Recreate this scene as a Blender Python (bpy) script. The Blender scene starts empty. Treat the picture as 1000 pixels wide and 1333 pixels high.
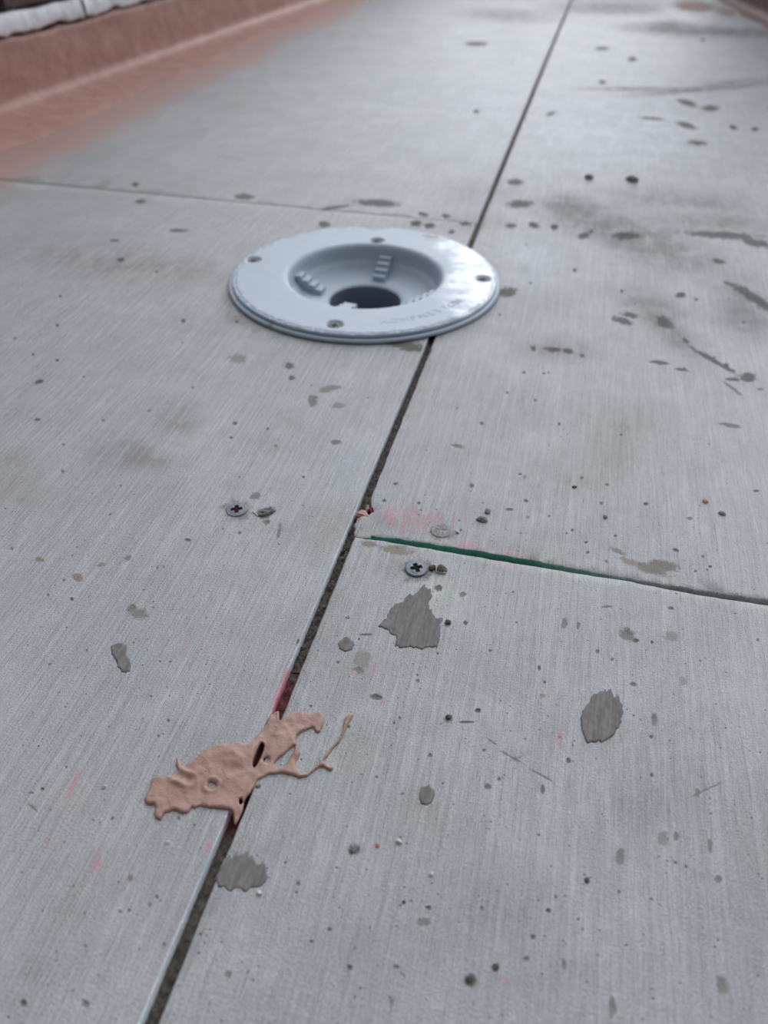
import bpy, bmesh, math, random
import numpy as np
from mathutils import Vector, Matrix
from mathutils.geometry import delaunay_2d_cdt
random.seed(7); RNG = np.random.default_rng(7)
scn = bpy.context.scene
C = scn.collection

# ------------------------------------------------------------------ camera
F_PX, PITCH, ROLL, YAW, HC = 1017.579, 0.697345, 0.0088694, -0.2306649, 0.28973
fwd = Vector((math.sin(YAW)*math.cos(PITCH), math.cos(YAW)*math.cos(PITCH), -math.sin(PITCH)))
rt0 = Vector((math.cos(YAW), -math.sin(YAW), 0)); up0 = rt0.cross(fwd)
rt = rt0*math.cos(ROLL) + up0*math.sin(ROLL); up = -rt0*math.sin(ROLL) + up0*math.cos(ROLL)
cd = bpy.data.cameras.new('camera'); cam = bpy.data.objects.new('camera', cd); C.objects.link(cam)
cam.matrix_world = Matrix(((rt.x, up.x, -fwd.x, 0), (rt.y, up.y, -fwd.y, 0), (rt.z, up.z, -fwd.z, HC), (0, 0, 0, 1)))
cd.sensor_fit = 'VERTICAL'; cd.sensor_height = 36; cd.lens = 36*F_PX/1333
cd.clip_start = 0.02
cd.dof.use_dof = True; cd.dof.focus_distance = 0.385; cd.dof.aperture_fstop = 8.0
scn.camera = cam

def g(px, py):                       # where a sight line through the photo meets the floor plane
    d = fwd + rt*((px-500)/F_PX) - up*((py-666.5)/F_PX)
    t = HC/-d.z
    return (d.x*t, d.y*t)
def to_px(X, Y):                     # numpy floor points -> photo pixels (to look up marks on the floor)
    dz = -HC
    z = X*fwd.x + Y*fwd.y + dz*fwd.z
    return (500 + F_PX*(X*rt.x + Y*rt.y + dz*rt.z)/z, 666.5 - F_PX*(X*up.x + Y*up.y + dz*up.z)/z)

# ------------------------------------------------------------------ light
SUNDIR = Vector((0.0, 0.92, 0.38)).normalized()
w = bpy.data.worlds.new('overcast'); scn.world = w; w.use_nodes = True
nt = w.node_tree; nt.nodes.clear()
def N(t, kind, **kw):
    n = t.nodes.new(kind)
    for k, v in kw.items():
        if k.startswith('i_'): n.inputs[k[2:].replace('_', ' ')].default_value = v
        else: setattr(n, k, v)
    return n
tc = N(nt, 'ShaderNodeTexCoord')
dot = N(nt, 'ShaderNodeVectorMath', operation='DOT_PRODUCT'); dot.inputs[1].default_value = SUNDIR
nt.links.new(tc.outputs['Generated'], dot.inputs[0])
rmp = N(nt, 'ShaderNodeValToRGB')
e = rmp.color_ramp.elements
e[0].position = 0.0; e[0].color = (0.18, 0.21, 0.26, 1)
e[1].position = 1.0; e[1].color = (5.1, 5.3, 5.7, 1)
m = e.new(0.93); m.color = (2.45, 2.55, 2.75, 1)
m = e.new(0.5); m.color = (0.35, 0.38, 0.43, 1)
m = e.new(0.8); m.color = (0.82, 0.86, 0.94, 1)
mr = N(nt, 'ShaderNodeMapRange'); mr.inputs['From Min'].default_value = -1
nt.links.new(dot.outputs['Value'], mr.inputs['Value']); nt.links.new(mr.outputs[0], rmp.inputs[0])
bg = N(nt, 'ShaderNodeBackground'); bg.inputs[1].default_value = 1.0
out = N(nt, 'ShaderNodeOutputWorld')
nt.links.new(rmp.outputs[0], bg.inputs[0]); nt.links.new(bg.outputs[0], out.inputs[0])
sd = bpy.data.lights.new('veiled_sun', 'SUN'); sd.energy = 0.7; sd.angle = math.radians(35); sd.color = (0.96, 0.98, 1.0)
sun = bpy.data.objects.new('veiled_sun', sd); C.objects.link(sun)
sun.rotation_euler = Vector((0.55, 0.70, 0.48)).to_track_quat('Z', 'Y').to_euler()
scn.view_settings.view_transform = 'Standard'; scn.view_settings.look = 'None'
scn.view_settings.gamma = 1; scn.view_settings.use_curve_mapping = False
scn.view_settings.exposure = -0.28

# ------------------------------------------------------------------ materials
def mat(name):
    m = bpy.data.materials.new(name); m.use_nodes = True
    t = m.node_tree; b = t.nodes['Principled BSDF']
    return m, t, b
def L(t, a, b): t.links.new(a, b)
def mixc(t, fac, a, b, bt='MIX'):
    n = N(t, 'ShaderNodeMix', data_type='RGBA', blend_type=bt)
    for s, v in ((n.inputs[0], fac), (n.inputs[6], a), (n.inputs[7], b)):
        if isinstance(v, (int, float)): s.default_value = v
        elif isinstance(v, tuple): s.default_value = v + (1,) if len(v) == 3 else v
        else: L(t, v, s)
    return n.outputs[2]
def mth(t, op, a, b=0.0, c=0.0, clamp=False):
    n = N(t, 'ShaderNodeMath', operation=op, use_clamp=clamp)
    for s, v in zip(n.inputs, (a, b, c)):
        if isinstance(v, (int, float)): s.default_value = v
        else: L(t, v, s)
    return n.outputs[0]
def rng(t, v, a, b, c=0.0, d=1.0, smooth=False):
    n = N(t, 'ShaderNodeMapRange', interpolation_type='SMOOTHSTEP' if smooth else 'LINEAR')
    L(t, v, n.inputs[0])
    for i, x in enumerate((a, b, c, d)): n.inputs[i+1].default_value = x
    return n.outputs[0]
def noise(t, co, scale, detail=3, rough=0.55, stretch=None):
    if stretch:
        mp = N(t, 'ShaderNodeMapping'); mp.inputs['Scale'].default_value = stretch; L(t, co, mp.inputs[0]); co = mp.outputs[0]
    n = N(t, 'ShaderNodeTexNoise'); n.inputs['Scale'].default_value = scale
    n.inputs['Detail'].default_value = detail; n.inputs['Roughness'].default_value = rough
    L(t, co, n.inputs['Vector']); return n.outputs['Fac']

def board_material():
    m, t, b = mat('brushed_cement_board')
    co = N(t, 'ShaderNodeTexCoord').outputs['Object']
    soft = N(t, 'ShaderNodeAttribute', attribute_name='soft').outputs['Color']
    crn = N(t, 'ShaderNodeAttribute', attribute_name='crisp'); crf = crn.outputs['Fac']
    crc = N(t, 'ShaderNodeAttribute', attribute_name='crispcol').outputs['Color']
    st1 = noise(t, co, 1, 2, 0.6, (620, 26, 300))
    st2 = noise(t, co, 1, 2, 0.6, (1500, 90, 900))
    st3 = noise(t, co, 1, 2, 0.7, (2100, 260, 1500))
    gr = noise(t, co, 1500, 2, 0.7)
    fine = noise(t, co, 900, 2, 0.6)
    mid = noise(t, co, 60, 4, 0.6)
    big = noise(t, co, 9, 4, 0.6)
    big2 = noise(t, co, 3.2, 5, 0.65)
    col = mixc(t, rng(t, big, 0.35, 0.65), (0.305, 0.308, 0.315), (0.37, 0.374, 0.38))
    col = mixc(t, rng(t, big2, 0.48, 0.68, 0, 0.45), col, (0.42, 0.385, 0.36))
    col = mixc(t, rng(t, mid, 0.48, 0.72, 0, 0.5), col, (0.27, 0.27, 0.262))
    blot = noise(t, co, 30, 5, 0.7, (1, .6, 1))
    col = mixc(t, rng(t, blot, 0.52, 0.70, 0, 0.5), col, (0.46, 0.455, 0.445))
    col = mixc(t, rng(t, blot, 0.46, 0.30, 0, 0.45), col, (0.26, 0.252, 0.242))
    st0 = noise(t, co, 1, 3, 0.65, (330, 9, 200))
    col = mixc(t, rng(t, st0, 0.52, 0.72, 0, 0.40), col, (0.54, 0.54, 0.54))
    col = mixc(t, rng(t, st0, 0.46, 0.30, 0, 0.30), col, (0.24, 0.235, 0.23))
    # brushed streaks: pale crests, darker troughs
    sm = rng(t, st1, 0.42, 0.72)
    patch = rng(t, noise(t, co, 22, 3), 0.35, 0.6, 0.35, 1.0)
    col = mixc(t, mth(t, 'MULTIPLY', mth(t, 'MULTIPLY', sm, 0.40), patch), col, (0.56, 0.57, 0.58))
    col = mixc(t, rng(t, st2, 0.42, 0.30, 0, 0.40), col, (0.17, 0.17, 0.168))
    col = mixc(t, rng(t, st3, 0.56, 0.70, 0, 0.45), col, (0.62, 0.63, 0.63))
    col = mixc(t, rng(t, gr, 0.40, 0.26, 0, 0.55), col, (0.14, 0.138, 0.135))
    col = mixc(t, rng(t, gr, 0.60, 0.74, 0, 0.45), col, (0.66, 0.66, 0.65))
    # dark pinholes
    vo = N(t, 'ShaderNodeTexVoronoi'); vo.inputs['Scale'].default_value = 120; L(t, co, vo.inputs['Vector'])
    vc = N(t, 'ShaderNodeSeparateColor'); L(t, vo.outputs['Color'], vc.inputs[0])
    hole = mth(t, 'MULTIPLY', rng(t, vo.outputs['Distance'], 0.09, 0.045, 0, 1), rng(t, vc.outputs[0], 0.80, 0.84))
    vo2 = N(t, 'ShaderNodeTexVoronoi'); vo2.inputs['Scale'].default_value = 330; L(t, co, vo2.inputs['Vector'])
    vc2 = N(t, 'ShaderNodeSeparateColor'); L(t, vo2.outputs['Color'], vc2.inputs[0])
    hole2 = mth(t, 'MULTIPLY', rng(t, vo2.outputs['Distance'], 0.16, 0.08, 0, 1), rng(t, vc2.outputs[0], 0.78, 0.82))
    holes = mth(t, 'MAXIMUM', hole, hole2)
    col = mixc(t, mth(t, 'MULTIPLY', holes, 0.6), col, (0.13, 0.125, 0.12))
    # soft stains, with painted contact shade and sky sheen
    sb = rng(t, noise(t, co, 48, 5, 0.72, (1, 0.7, 1)), 0.36, 0.62, 0.25, 1.15)
    sb = mth(t, 'MAXIMUM', sb, N(t, 'ShaderNodeAttribute', attribute_name='edge').outputs['Fac'])
    film = N(t, 'ShaderNodeAttribute', attribute_name='film').outputs['Fac']
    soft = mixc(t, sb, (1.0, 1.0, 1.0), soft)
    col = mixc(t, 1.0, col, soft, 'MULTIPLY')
    fk = rng(t, mth(t, 'ADD', film, mth(t, 'MULTIPLY', mth(t, 'SUBTRACT', noise(t, co, 30, 5, 0.65), 0.5), 0.45)), 0.05, 0.85, 0, 0.92, True)
    fk = mth(t, 'MULTIPLY', fk, rng(t, film, 0.0, 0.05))
    col = mixc(t, fk, col, (0.46, 0.275, 0.228))
    # crisp stains: field thresholded with streaky noise
    nz = mth(t, 'ADD', mth(t, 'MULTIPLY', mth(t, 'SUBTRACT', mid, 0.5), 0.5), mth(t, 'MULTIPLY', mth(t, 'SUBTRACT', st2, 0.5), 0.45))
    nz = mth(t, 'ADD', nz, mth(t, 'MULTIPLY', mth(t, 'SUBTRACT', noise(t, co, 230, 4, 0.65), 0.5), 1.0))
    cm = rng(t, mth(t, 'ADD', crf, mth(t, 'MULTIPLY', nz, rng(t, crf, 0.0, 0.3))), 0.38, 0.66, 0, 0.9, True)
    col = mixc(t, cm, col, crc)
    L(t, col, b.inputs['Base Color'])
    sep = N(t, 'ShaderNodeSeparateColor'); L(t, soft, sep.inputs[0])
    ro = mth(t, 'ADD', rng(t, sep.outputs[1], 1.0, 0.75, 0.42, 0.72), mth(t, 'MULTIPLY', cm, 0.3))
    L(t, ro, b.inputs['Roughness'])
    L(t, mth(t, 'MULTIPLY_ADD', cm, -0.35, 0.5), b.inputs['Specular IOR Level'])
    h = mth(t, 'ADD', mth(t, 'MULTIPLY', st1, 1.1), mth(t, 'MULTIPLY', st2, 0.6))
    h = mth(t, 'ADD', h, mth(t, 'MULTIPLY', st0, 0.8))
    h = mth(t, 'ADD', h, mth(t, 'MULTIPLY', fine, 0.6))
    h = mth(t, 'ADD', h, mth(t, 'ADD', mth(t, 'MULTIPLY', gr, 0.35), mth(t, 'MULTIPLY', st3, 0.5)))
    h = mth(t, 'ADD', h, mth(t, 'MULTIPLY', mid, 0.5))
    h = mth(t, 'SUBTRACT', h, mth(t, 'MULTIPLY', holes, 1.2))
    bp = N(t, 'ShaderNodeBump'); bp.inputs['Strength'].default_value = 0.8; bp.inputs['Distance'].default_value = 0.0009
    L(t, h, bp.inputs['Height']); L(t, bp.outputs[0], b.inputs['Normal'])
    return m

def simple(name, col, rough=0.6, col2=None, scale=300, bump=0.0, bscale=None, metal=0.0, stretch=None, lo=0.4, hi=0.65, spec=0.5):
    m, t, b = mat(name)
    co = N(t, 'ShaderNodeTexCoord').outputs['Object']
    nz = noise(t, co, scale, 4, 0.6, stretch)
    if col2: L(t, mixc(t, rng(t, nz, lo, hi), col, col2), b.inputs['Base Color'])
    else: b.inputs['Base Color'].default_value = col + (1,)
    b.inputs['Roughness'].default_value = rough; b.inputs['Metallic'].default_value = metal
    b.inputs['Specular IOR Level'].default_value = spec
    if bump:
        if stretch: bscale = bscale or scale
        bp = N(t, 'ShaderNodeBump'); bp.inputs['Strength'].default_value = 0.7; bp.inputs['Distance'].default_value = bump
        L(t, noise(t, co, bscale or scale, 4, 0.6, stretch), bp.inputs['Height']); L(t, bp.outputs[0], b.inputs['Normal'])
    return m

DRC = (-0.1709, 0.6450)              # drain centre
def drain_material():
    m, t, b = mat('white_drain_plastic')
    co = N(t, 'ShaderNodeTexCoord').outputs['Object']
    sep = N(t, 'ShaderNodeSeparateXYZ'); L(t, co, sep.inputs[0])
    n1 = noise(t, co, 40, 5, 0.65, (1, 1.6, 1)); n2 = noise(t, co, 500, 2)
    dirt = noise(t, co, 25, 5, 0.7)
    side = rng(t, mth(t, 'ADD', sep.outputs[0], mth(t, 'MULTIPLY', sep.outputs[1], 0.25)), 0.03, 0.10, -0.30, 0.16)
    wet_sheen = rng(t, mth(t, 'ADD', mth(t, 'ADD', mth(t, 'MULTIPLY', n1, 0.7), mth(t, 'MULTIPLY', noise(t, co, 120, 4, 0.7, (1, 2, 1)), 0.3)), side), 0.42, 0.72, 0, 1, True)
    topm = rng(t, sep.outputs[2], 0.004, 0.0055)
    wet_sheen = mth(t, 'MULTIPLY', wet_sheen, topm)
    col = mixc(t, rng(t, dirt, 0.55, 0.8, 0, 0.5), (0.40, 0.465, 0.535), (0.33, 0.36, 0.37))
    col = mixc(t, wet_sheen, col, (0.86, 0.92, 0.94))  # whiter colour paints the sky sheen into the wet, cleaner patch
    for qx, qy, qr in ((488, 301, .016), (512, 300, .011), (352, 428, .004), (560, 317, .009), (322, 316, .004)):
        p_ = g(qx, qy); vd = N(t, 'ShaderNodeVectorMath', operation='DISTANCE'); vd.inputs[1].default_value = (p_[0]-DRC[0], p_[1]-DRC[1], .004); L(t, co, vd.inputs[0])
        dk = rng(t, mth(t, 'ADD', vd.outputs['Value'], mth(t, 'MULTIPLY', mth(t, 'SUBTRACT', noise(t, co, 160, 4, .7), .5), qr*1.6)), qr*1.1, qr*.5, 0, .75, True)
        col = mixc(t, dk, col, (0.19, 0.20, 0.165))
    L(t, col, b.inputs['Base Color'])
    L(t, rng(t, wet_sheen, 0, 1, 0.5, 0.22), b.inputs['Roughness'])
    bp = N(t, 'ShaderNodeBump'); bp.inputs['Strength'].default_value = 0.35; bp.inputs['Distance'].default_value = 0.0006
    L(t, mth(t, 'ADD', n1, mth(t, 'MULTIPLY', n2, 0.2)), bp.inputs['Height']); L(t, bp.outputs[0], b.inputs['Normal'])
    return m

M = {}
M['board'] = board_material()
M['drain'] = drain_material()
M['groove'] = simple('dark_groove', (0.17, 0.19, 0.21), 0.8)  # dark grey for the undercut below the clamp ring and the bowl shell
M['pipe'] = simple('shaded_grey_pipe', (0.17, 0.20, 0.26), 0.45)
M['membrane'] = simple('red_liquid_membrane', (0.45, 0.25, 0.200), 0.55, (0.52, 0.30, 0.245), 22, 0.003, 45)
M['membrane_dark'] = simple('dark_red_membrane', (0.17, 0.085, 0.075), 0.6, (0.22, 0.12, 0.105), 22, 0.003, 45)
M['spill'] = simple('pink_brown_membrane_drip', (0.315, 0.180, 0.135), 0.45, (0.39, 0.232, 0.180), 60, 0.0006, 420)
M['mortar'] = simple('dried_grey_mortar', (0.135, 0.124, 0.115), 0.8, (0.20, 0.188, 0.176), 900, 0.0007, 700, stretch=(1, .12, 1))
M['screw'] = simple('weathered_zinc', (0.125, 0.145, 0.165), 0.5, (0.20, 0.22, 0.24), 700, 0.0001, 900, metal=0.35)
M['screw_dusty'] = simple('dust_coated_zinc', (0.20, 0.195, 0.20), 0.75, (0.36, 0.335, 0.34), 500, 0.0003, 700)
M['recess'] = simple('dark_recess', (0.018, 0.016, 0.016), 0.9, spec=0.1)
M['recess_red'] = simple('red_stained_recess', (0.045, 0.016, 0.02), 0.9, spec=0.1)
M['brown'] = simple('rotten_brown_debris', (0.055, 0.045, 0.035), 0.85, (0.12, 0.10, 0.08), 500, 0.0005, 700)
M['greycrumb'] = simple('grey_crumb', (0.13, 0.13, 0.125), 0.85, (0.24, 0.235, 0.225), 600, 0.0004, 800)
M['darkcrumb'] = simple('dark_crumb', (0.06, 0.058, 0.054), 0.85, (0.12, 0.115, 0.105), 600)
M['palecrumb'] = simple('pale_stone', (0.50, 0.49, 0.45), 0.7, (0.62, 0.60, 0.56), 600)
M['orangecrumb'] = simple('orange_chip', (0.42, 0.20, 0.12), 0.7, (0.50, 0.26, 0.17), 600)
M['redcrumb'] = simple('red_chip', (0.40, 0.10, 0.07), 0.7)
M['greenbit'] = simple('blue_plastic_flash', (0.16, 0.33, 0.42), 0.4)
M['dirt'] = simple('gap_dirt', (0.055, 0.045, 0.036), 0.9, (0.13, 0.11, 0.088), 420, 0.0009, 500)
def gap_material():
    m, t, b = mat('gap_dirt_with_red_paint')
    co = N(t, 'ShaderNodeTexCoord').outputs['Object']; sp_ = N(t, 'ShaderNodeSeparateXYZ'); L(t, co, sp_.inputs[0])
    nz = noise(t, co, 420, 4, 0.6); nb = noise(t, co, 130, 3)
    y_ = mth(t, 'ADD', sp_.outputs[1], mth(t, 'MULTIPLY', mth(t, 'SUBTRACT', nb, 0.5), 0.02))
    ya, yb = g(390, 862)[1], g(370, 900)[1]; yc, yd = g(305, 1062)[1], g(300, 1090)[1]
    k = mth(t, 'MULTIPLY', rng(t, y_, ya, yb), rng(t, y_, yd, yc))
    col = mixc(t, rng(t, nz, 0.4, 0.65), (0.055, 0.045, 0.036), (0.13, 0.11, 0.088))
    red = mixc(t, rng(t, nz, 0.4, 0.65), (0.085, 0.018, 0.020), (0.17, 0.045, 0.045))
    L(t, mixc(t, k, col, red), b.inputs['Base Color']); b.inputs['Roughness'].default_value = 0.88
    bp = N(t, 'ShaderNodeBump'); bp.inputs['Strength'].default_value = 0.8; bp.inputs['Distance'].default_value = 0.0009
    L(t, noise(t, co, 500, 4, 0.6), bp.inputs['Height']); L(t, bp.outputs[0], b.inputs['Normal'])
    return m
M['dirt'] = gap_material()
M['subfloor'] = simple('dark_subfloor', (0.05, 0.045, 0.04), 0.9)
M['brick'] = simple('dark_glazed_brick', (0.075, 0.040, 0.038), 0.6, (0.16, 0.115, 0.115), 90, 0.002, 120, lo=0.5, hi=0.7)
M['ledge'] = simple('whitewashed_ledge', (0.82, 0.84, 0.86), 0.7, (0.52, 0.53, 0.54), 45, 0.003, 60, lo=0.5, hi=0.75)
M['wallmortar'] = simple('dark_wall_mortar', (0.05, 0.047, 0.045), 0.9, (0.17, 0.165, 0.16), 60, 0.002, 90)
M['redfibre'] = simple('pink_chalked_cement', (0.48, 0.25, 0.25), 0.85, (0.60, 0.40, 0.38), 500, 0.0006, 600)
M['darkred'] = simple('dark_red_fibre', (0.20, 0.035, 0.04), 0.8)
M['text'] = simple('moulded_lettering', (0.41, 0.475, 0.55), 0.5)

# ------------------------------------------------------------------ object helpers
def tag(o, label=None, cat=None, group=None, kind=None):
    if label: o['label'] = label
    if cat: o['category'] = cat
    if group: o['group'] = group
    if kind: o['kind'] = kind
    return o
def empty(name, loc, label=None, cat=None, group=None, kind=None, rz=0.0):
    o = bpy.data.objects.new(name, None); C.objects.link(o); o.location = loc; o.rotation_euler.z = rz
    o.empty_display_size = 0.01
    return tag(o, label, cat, group, kind)
def mesh_obj(name, verts, faces, material, parent=None, loc=(0, 0, 0), smooth=True, attrs=None, rz=0.0):
    me = bpy.data.meshes.new(name); me.from_pydata([tuple(map(float, v)) for v in verts], [], faces); me.update()
    if attrs:
        for k, v in attrs.items():
            if v.ndim == 1:
                a = me.attributes.new(k, 'FLOAT', 'POINT'); a.data.foreach_set('value', v.astype(np.float32))
            else:
                a = me.attributes.new(k, 'FLOAT_COLOR', 'POINT')
                a.data.foreach_set('color', np.concatenate([v, np.ones((len(v), 1))], 1).astype(np.float32).ravel())
    if smooth: me.polygons.foreach_set('use_smooth', [True]*len(me.polygons))
    me.materials.append(material)
    o = bpy.data.objects.new(name, me); C.objects.link(o); o.location = loc; o.rotation_euler.z = rz
    if parent: o.parent = parent
    return o
def bm_obj(name, bm, material, parent=None, loc=(0, 0, 0), smooth=True, rz=0.0):
    me = bpy.data.meshes.new(name); bmesh.ops.recalc_face_normals(bm, faces=bm.faces); bm.to_mesh(me); bm.free()
    if smooth: me.polygons.foreach_set('use_smooth', [True]*len(me.polygons))
    me.materials.append(material)
    o = bpy.data.objects.new(name, me); C.objects.link(o); o.location = loc; o.rotation_euler.z = rz
    if parent: o.parent = parent
    return o
def box_bm(bm, sx, sy, sz, loc=(0, 0, 0), bev=0.0):
    r = bmesh.ops.create_cube(bm, size=1); vs = r['verts']
    for v in vs: v.co = Vector((v.co.x*sx, v.co.y*sy, v.co.z*sz)) + Vector(loc)
    if bev:
        es = list({e for v in vs for e in v.link_edges})
        bmesh.ops.bevel(bm, geom=es, offset=bev, segments=2, profile=0.5, affect='EDGES')

def inpoly(P, poly):
    x, y = P[:, 0], P[:, 1]; r = np.zeros(len(P), bool); n = len(poly); j = n-1
    for i in range(n):
        xi, yi = poly[i]; xj, yj = poly[j]
        if yi != yj:
            c = ((yi > y) != (yj > y)) & (x < (xj-xi)*(y-yi)/(yj-yi)+xi); r ^= c
        j = i
    return r
def polydist(P, poly):
    A = np.array(poly, float); B = np.roll(A, -1, 0); best = np.full(len(P), 1e9)
    for a, b in zip(A, B):
        ab = b-a; L2 = max(ab@ab, 1e-18); t = np.clip(((P-a)@ab)/L2, 0, 1)
        d = np.hypot(*(P-(a+t[:, None]*ab)).T); best = np.minimum(best, d)
    return best
def resample(poly, step, closed=True):
    out_ = []; n = len(poly)
    for i in range(n if closed else n-1):
        a = np.array(poly[i], float); b = np.array(poly[(i+1) % n], float); k = max(1, int(np.hypot(*(b-a))/step))
        for q in range(k): out_.append(a+(b-a)*q/k)
    if not closed: out_.append(np.array(poly[-1], float))
    return np.array(out_)
def catmull(poly, sub=3):
    P = np.array(poly, float); n = len(P); o = []
    for i in range(n):
        p0, p1, p2, p3 = P[i-1], P[i], P[(i+1) % n], P[(i+2) % n]
        for k in range(sub):
            t = k/sub
            o.append(0.5*((2*p1)+(-p0+p2)*t+(2*p0-5*p1+4*p2-p3)*t*t+(-p0+3*p1-3*p2+p3)*t**3))
    return np.array(o)
def cdt(outer, holes, pts, eps=1e-7):
    """triangulate the inside of outer minus holes, with interior points"""
    loops = [np.asarray(outer)] + [np.asarray(h) for h in holes]
    verts = []; edges = []; k = 0
    for lp in loops:
        n = len(lp); verts += [Vector(p) for p in lp]; edges += [(k+i, k+(i+1) % n) for i in range(n)]; k += n
    pts = np.asarray(pts)
    if len(pts):
        keep = inpoly(pts, loops[0]) & (polydist(pts, loops[0]) > 2e-4)
        for h in loops[1:]: keep &= ~inpoly(pts, h) & (polydist(pts, h) > 2e-4)
        verts += [Vector(p) for p in pts[keep]]
    vo, eo, fo, ov, oe, of = delaunay_2d_cdt(verts, edges, [], 0, eps)
    V = np.array([(v.x, v.y) for v in vo]); Fc = np.array([f for f in fo if len(f) == 3])
    cen = V[Fc].mean(1); ok = inpoly(cen, loops[0])
    for h in loops[1:]: ok &= ~inpoly(cen, h)
    Fc = Fc[ok]
    e1 = V[Fc[:, 1]]-V[Fc[:, 0]]; e2 = V[Fc[:, 2]]-V[Fc[:, 0]]
    fl = (e1[:, 0]*e2[:, 1]-e1[:, 1]*e2[:, 0]) < 0; Fc[fl] = Fc[fl][:, ::-1]
    used = np.unique(Fc); mp = -np.ones(len(V), int); mp[used] = np.arange(len(used))
    return V[used], mp[Fc]
def boundary(Fc):
    cnt = {}
    for f in Fc:
        for a, b in ((f[0], f[1]), (f[1], f[2]), (f[2], f[0])):
            cnt[(a, b)] = 1
    return [(a, b) for (a, b) in cnt if (b, a) not in cnt]
# cheap smooth value noise for geometry
def vnoise(x, y, s, seed=0):
    x = np.asarray(x)/s; y = np.asarray(y)/s
    xi = np.floor(x).astype(int); yi = np.floor(y).astype(int); fx = x-xi; fy = y-yi
    fx = fx*fx*(3-2*fx); fy = fy*fy*(3-2*fy)
    def h(a, b):
        v = np.sin(a*127.1+b*311.7+seed*74.7)*43758.5453; return v-np.floor(v)
    return (h(xi, yi)*(1-fx)+h(xi+1, yi)*fx)*(1-fy)+(h(xi, yi+1)*(1-fx)+h(xi+1, yi+1)*fx)*fy - 0.5

# ------------------------------------------------------------------ marks on the boards (read off the photo, laid on the floor)
DK = (0.145, 0.140, 0.130); DG = (0.21, 0.205, 0.195); TAN = (0.30, 0.265, 0.22); OL = (0.22, 0.22, 0.175)
PK = (0.55, 0.30, 0.33)
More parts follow.
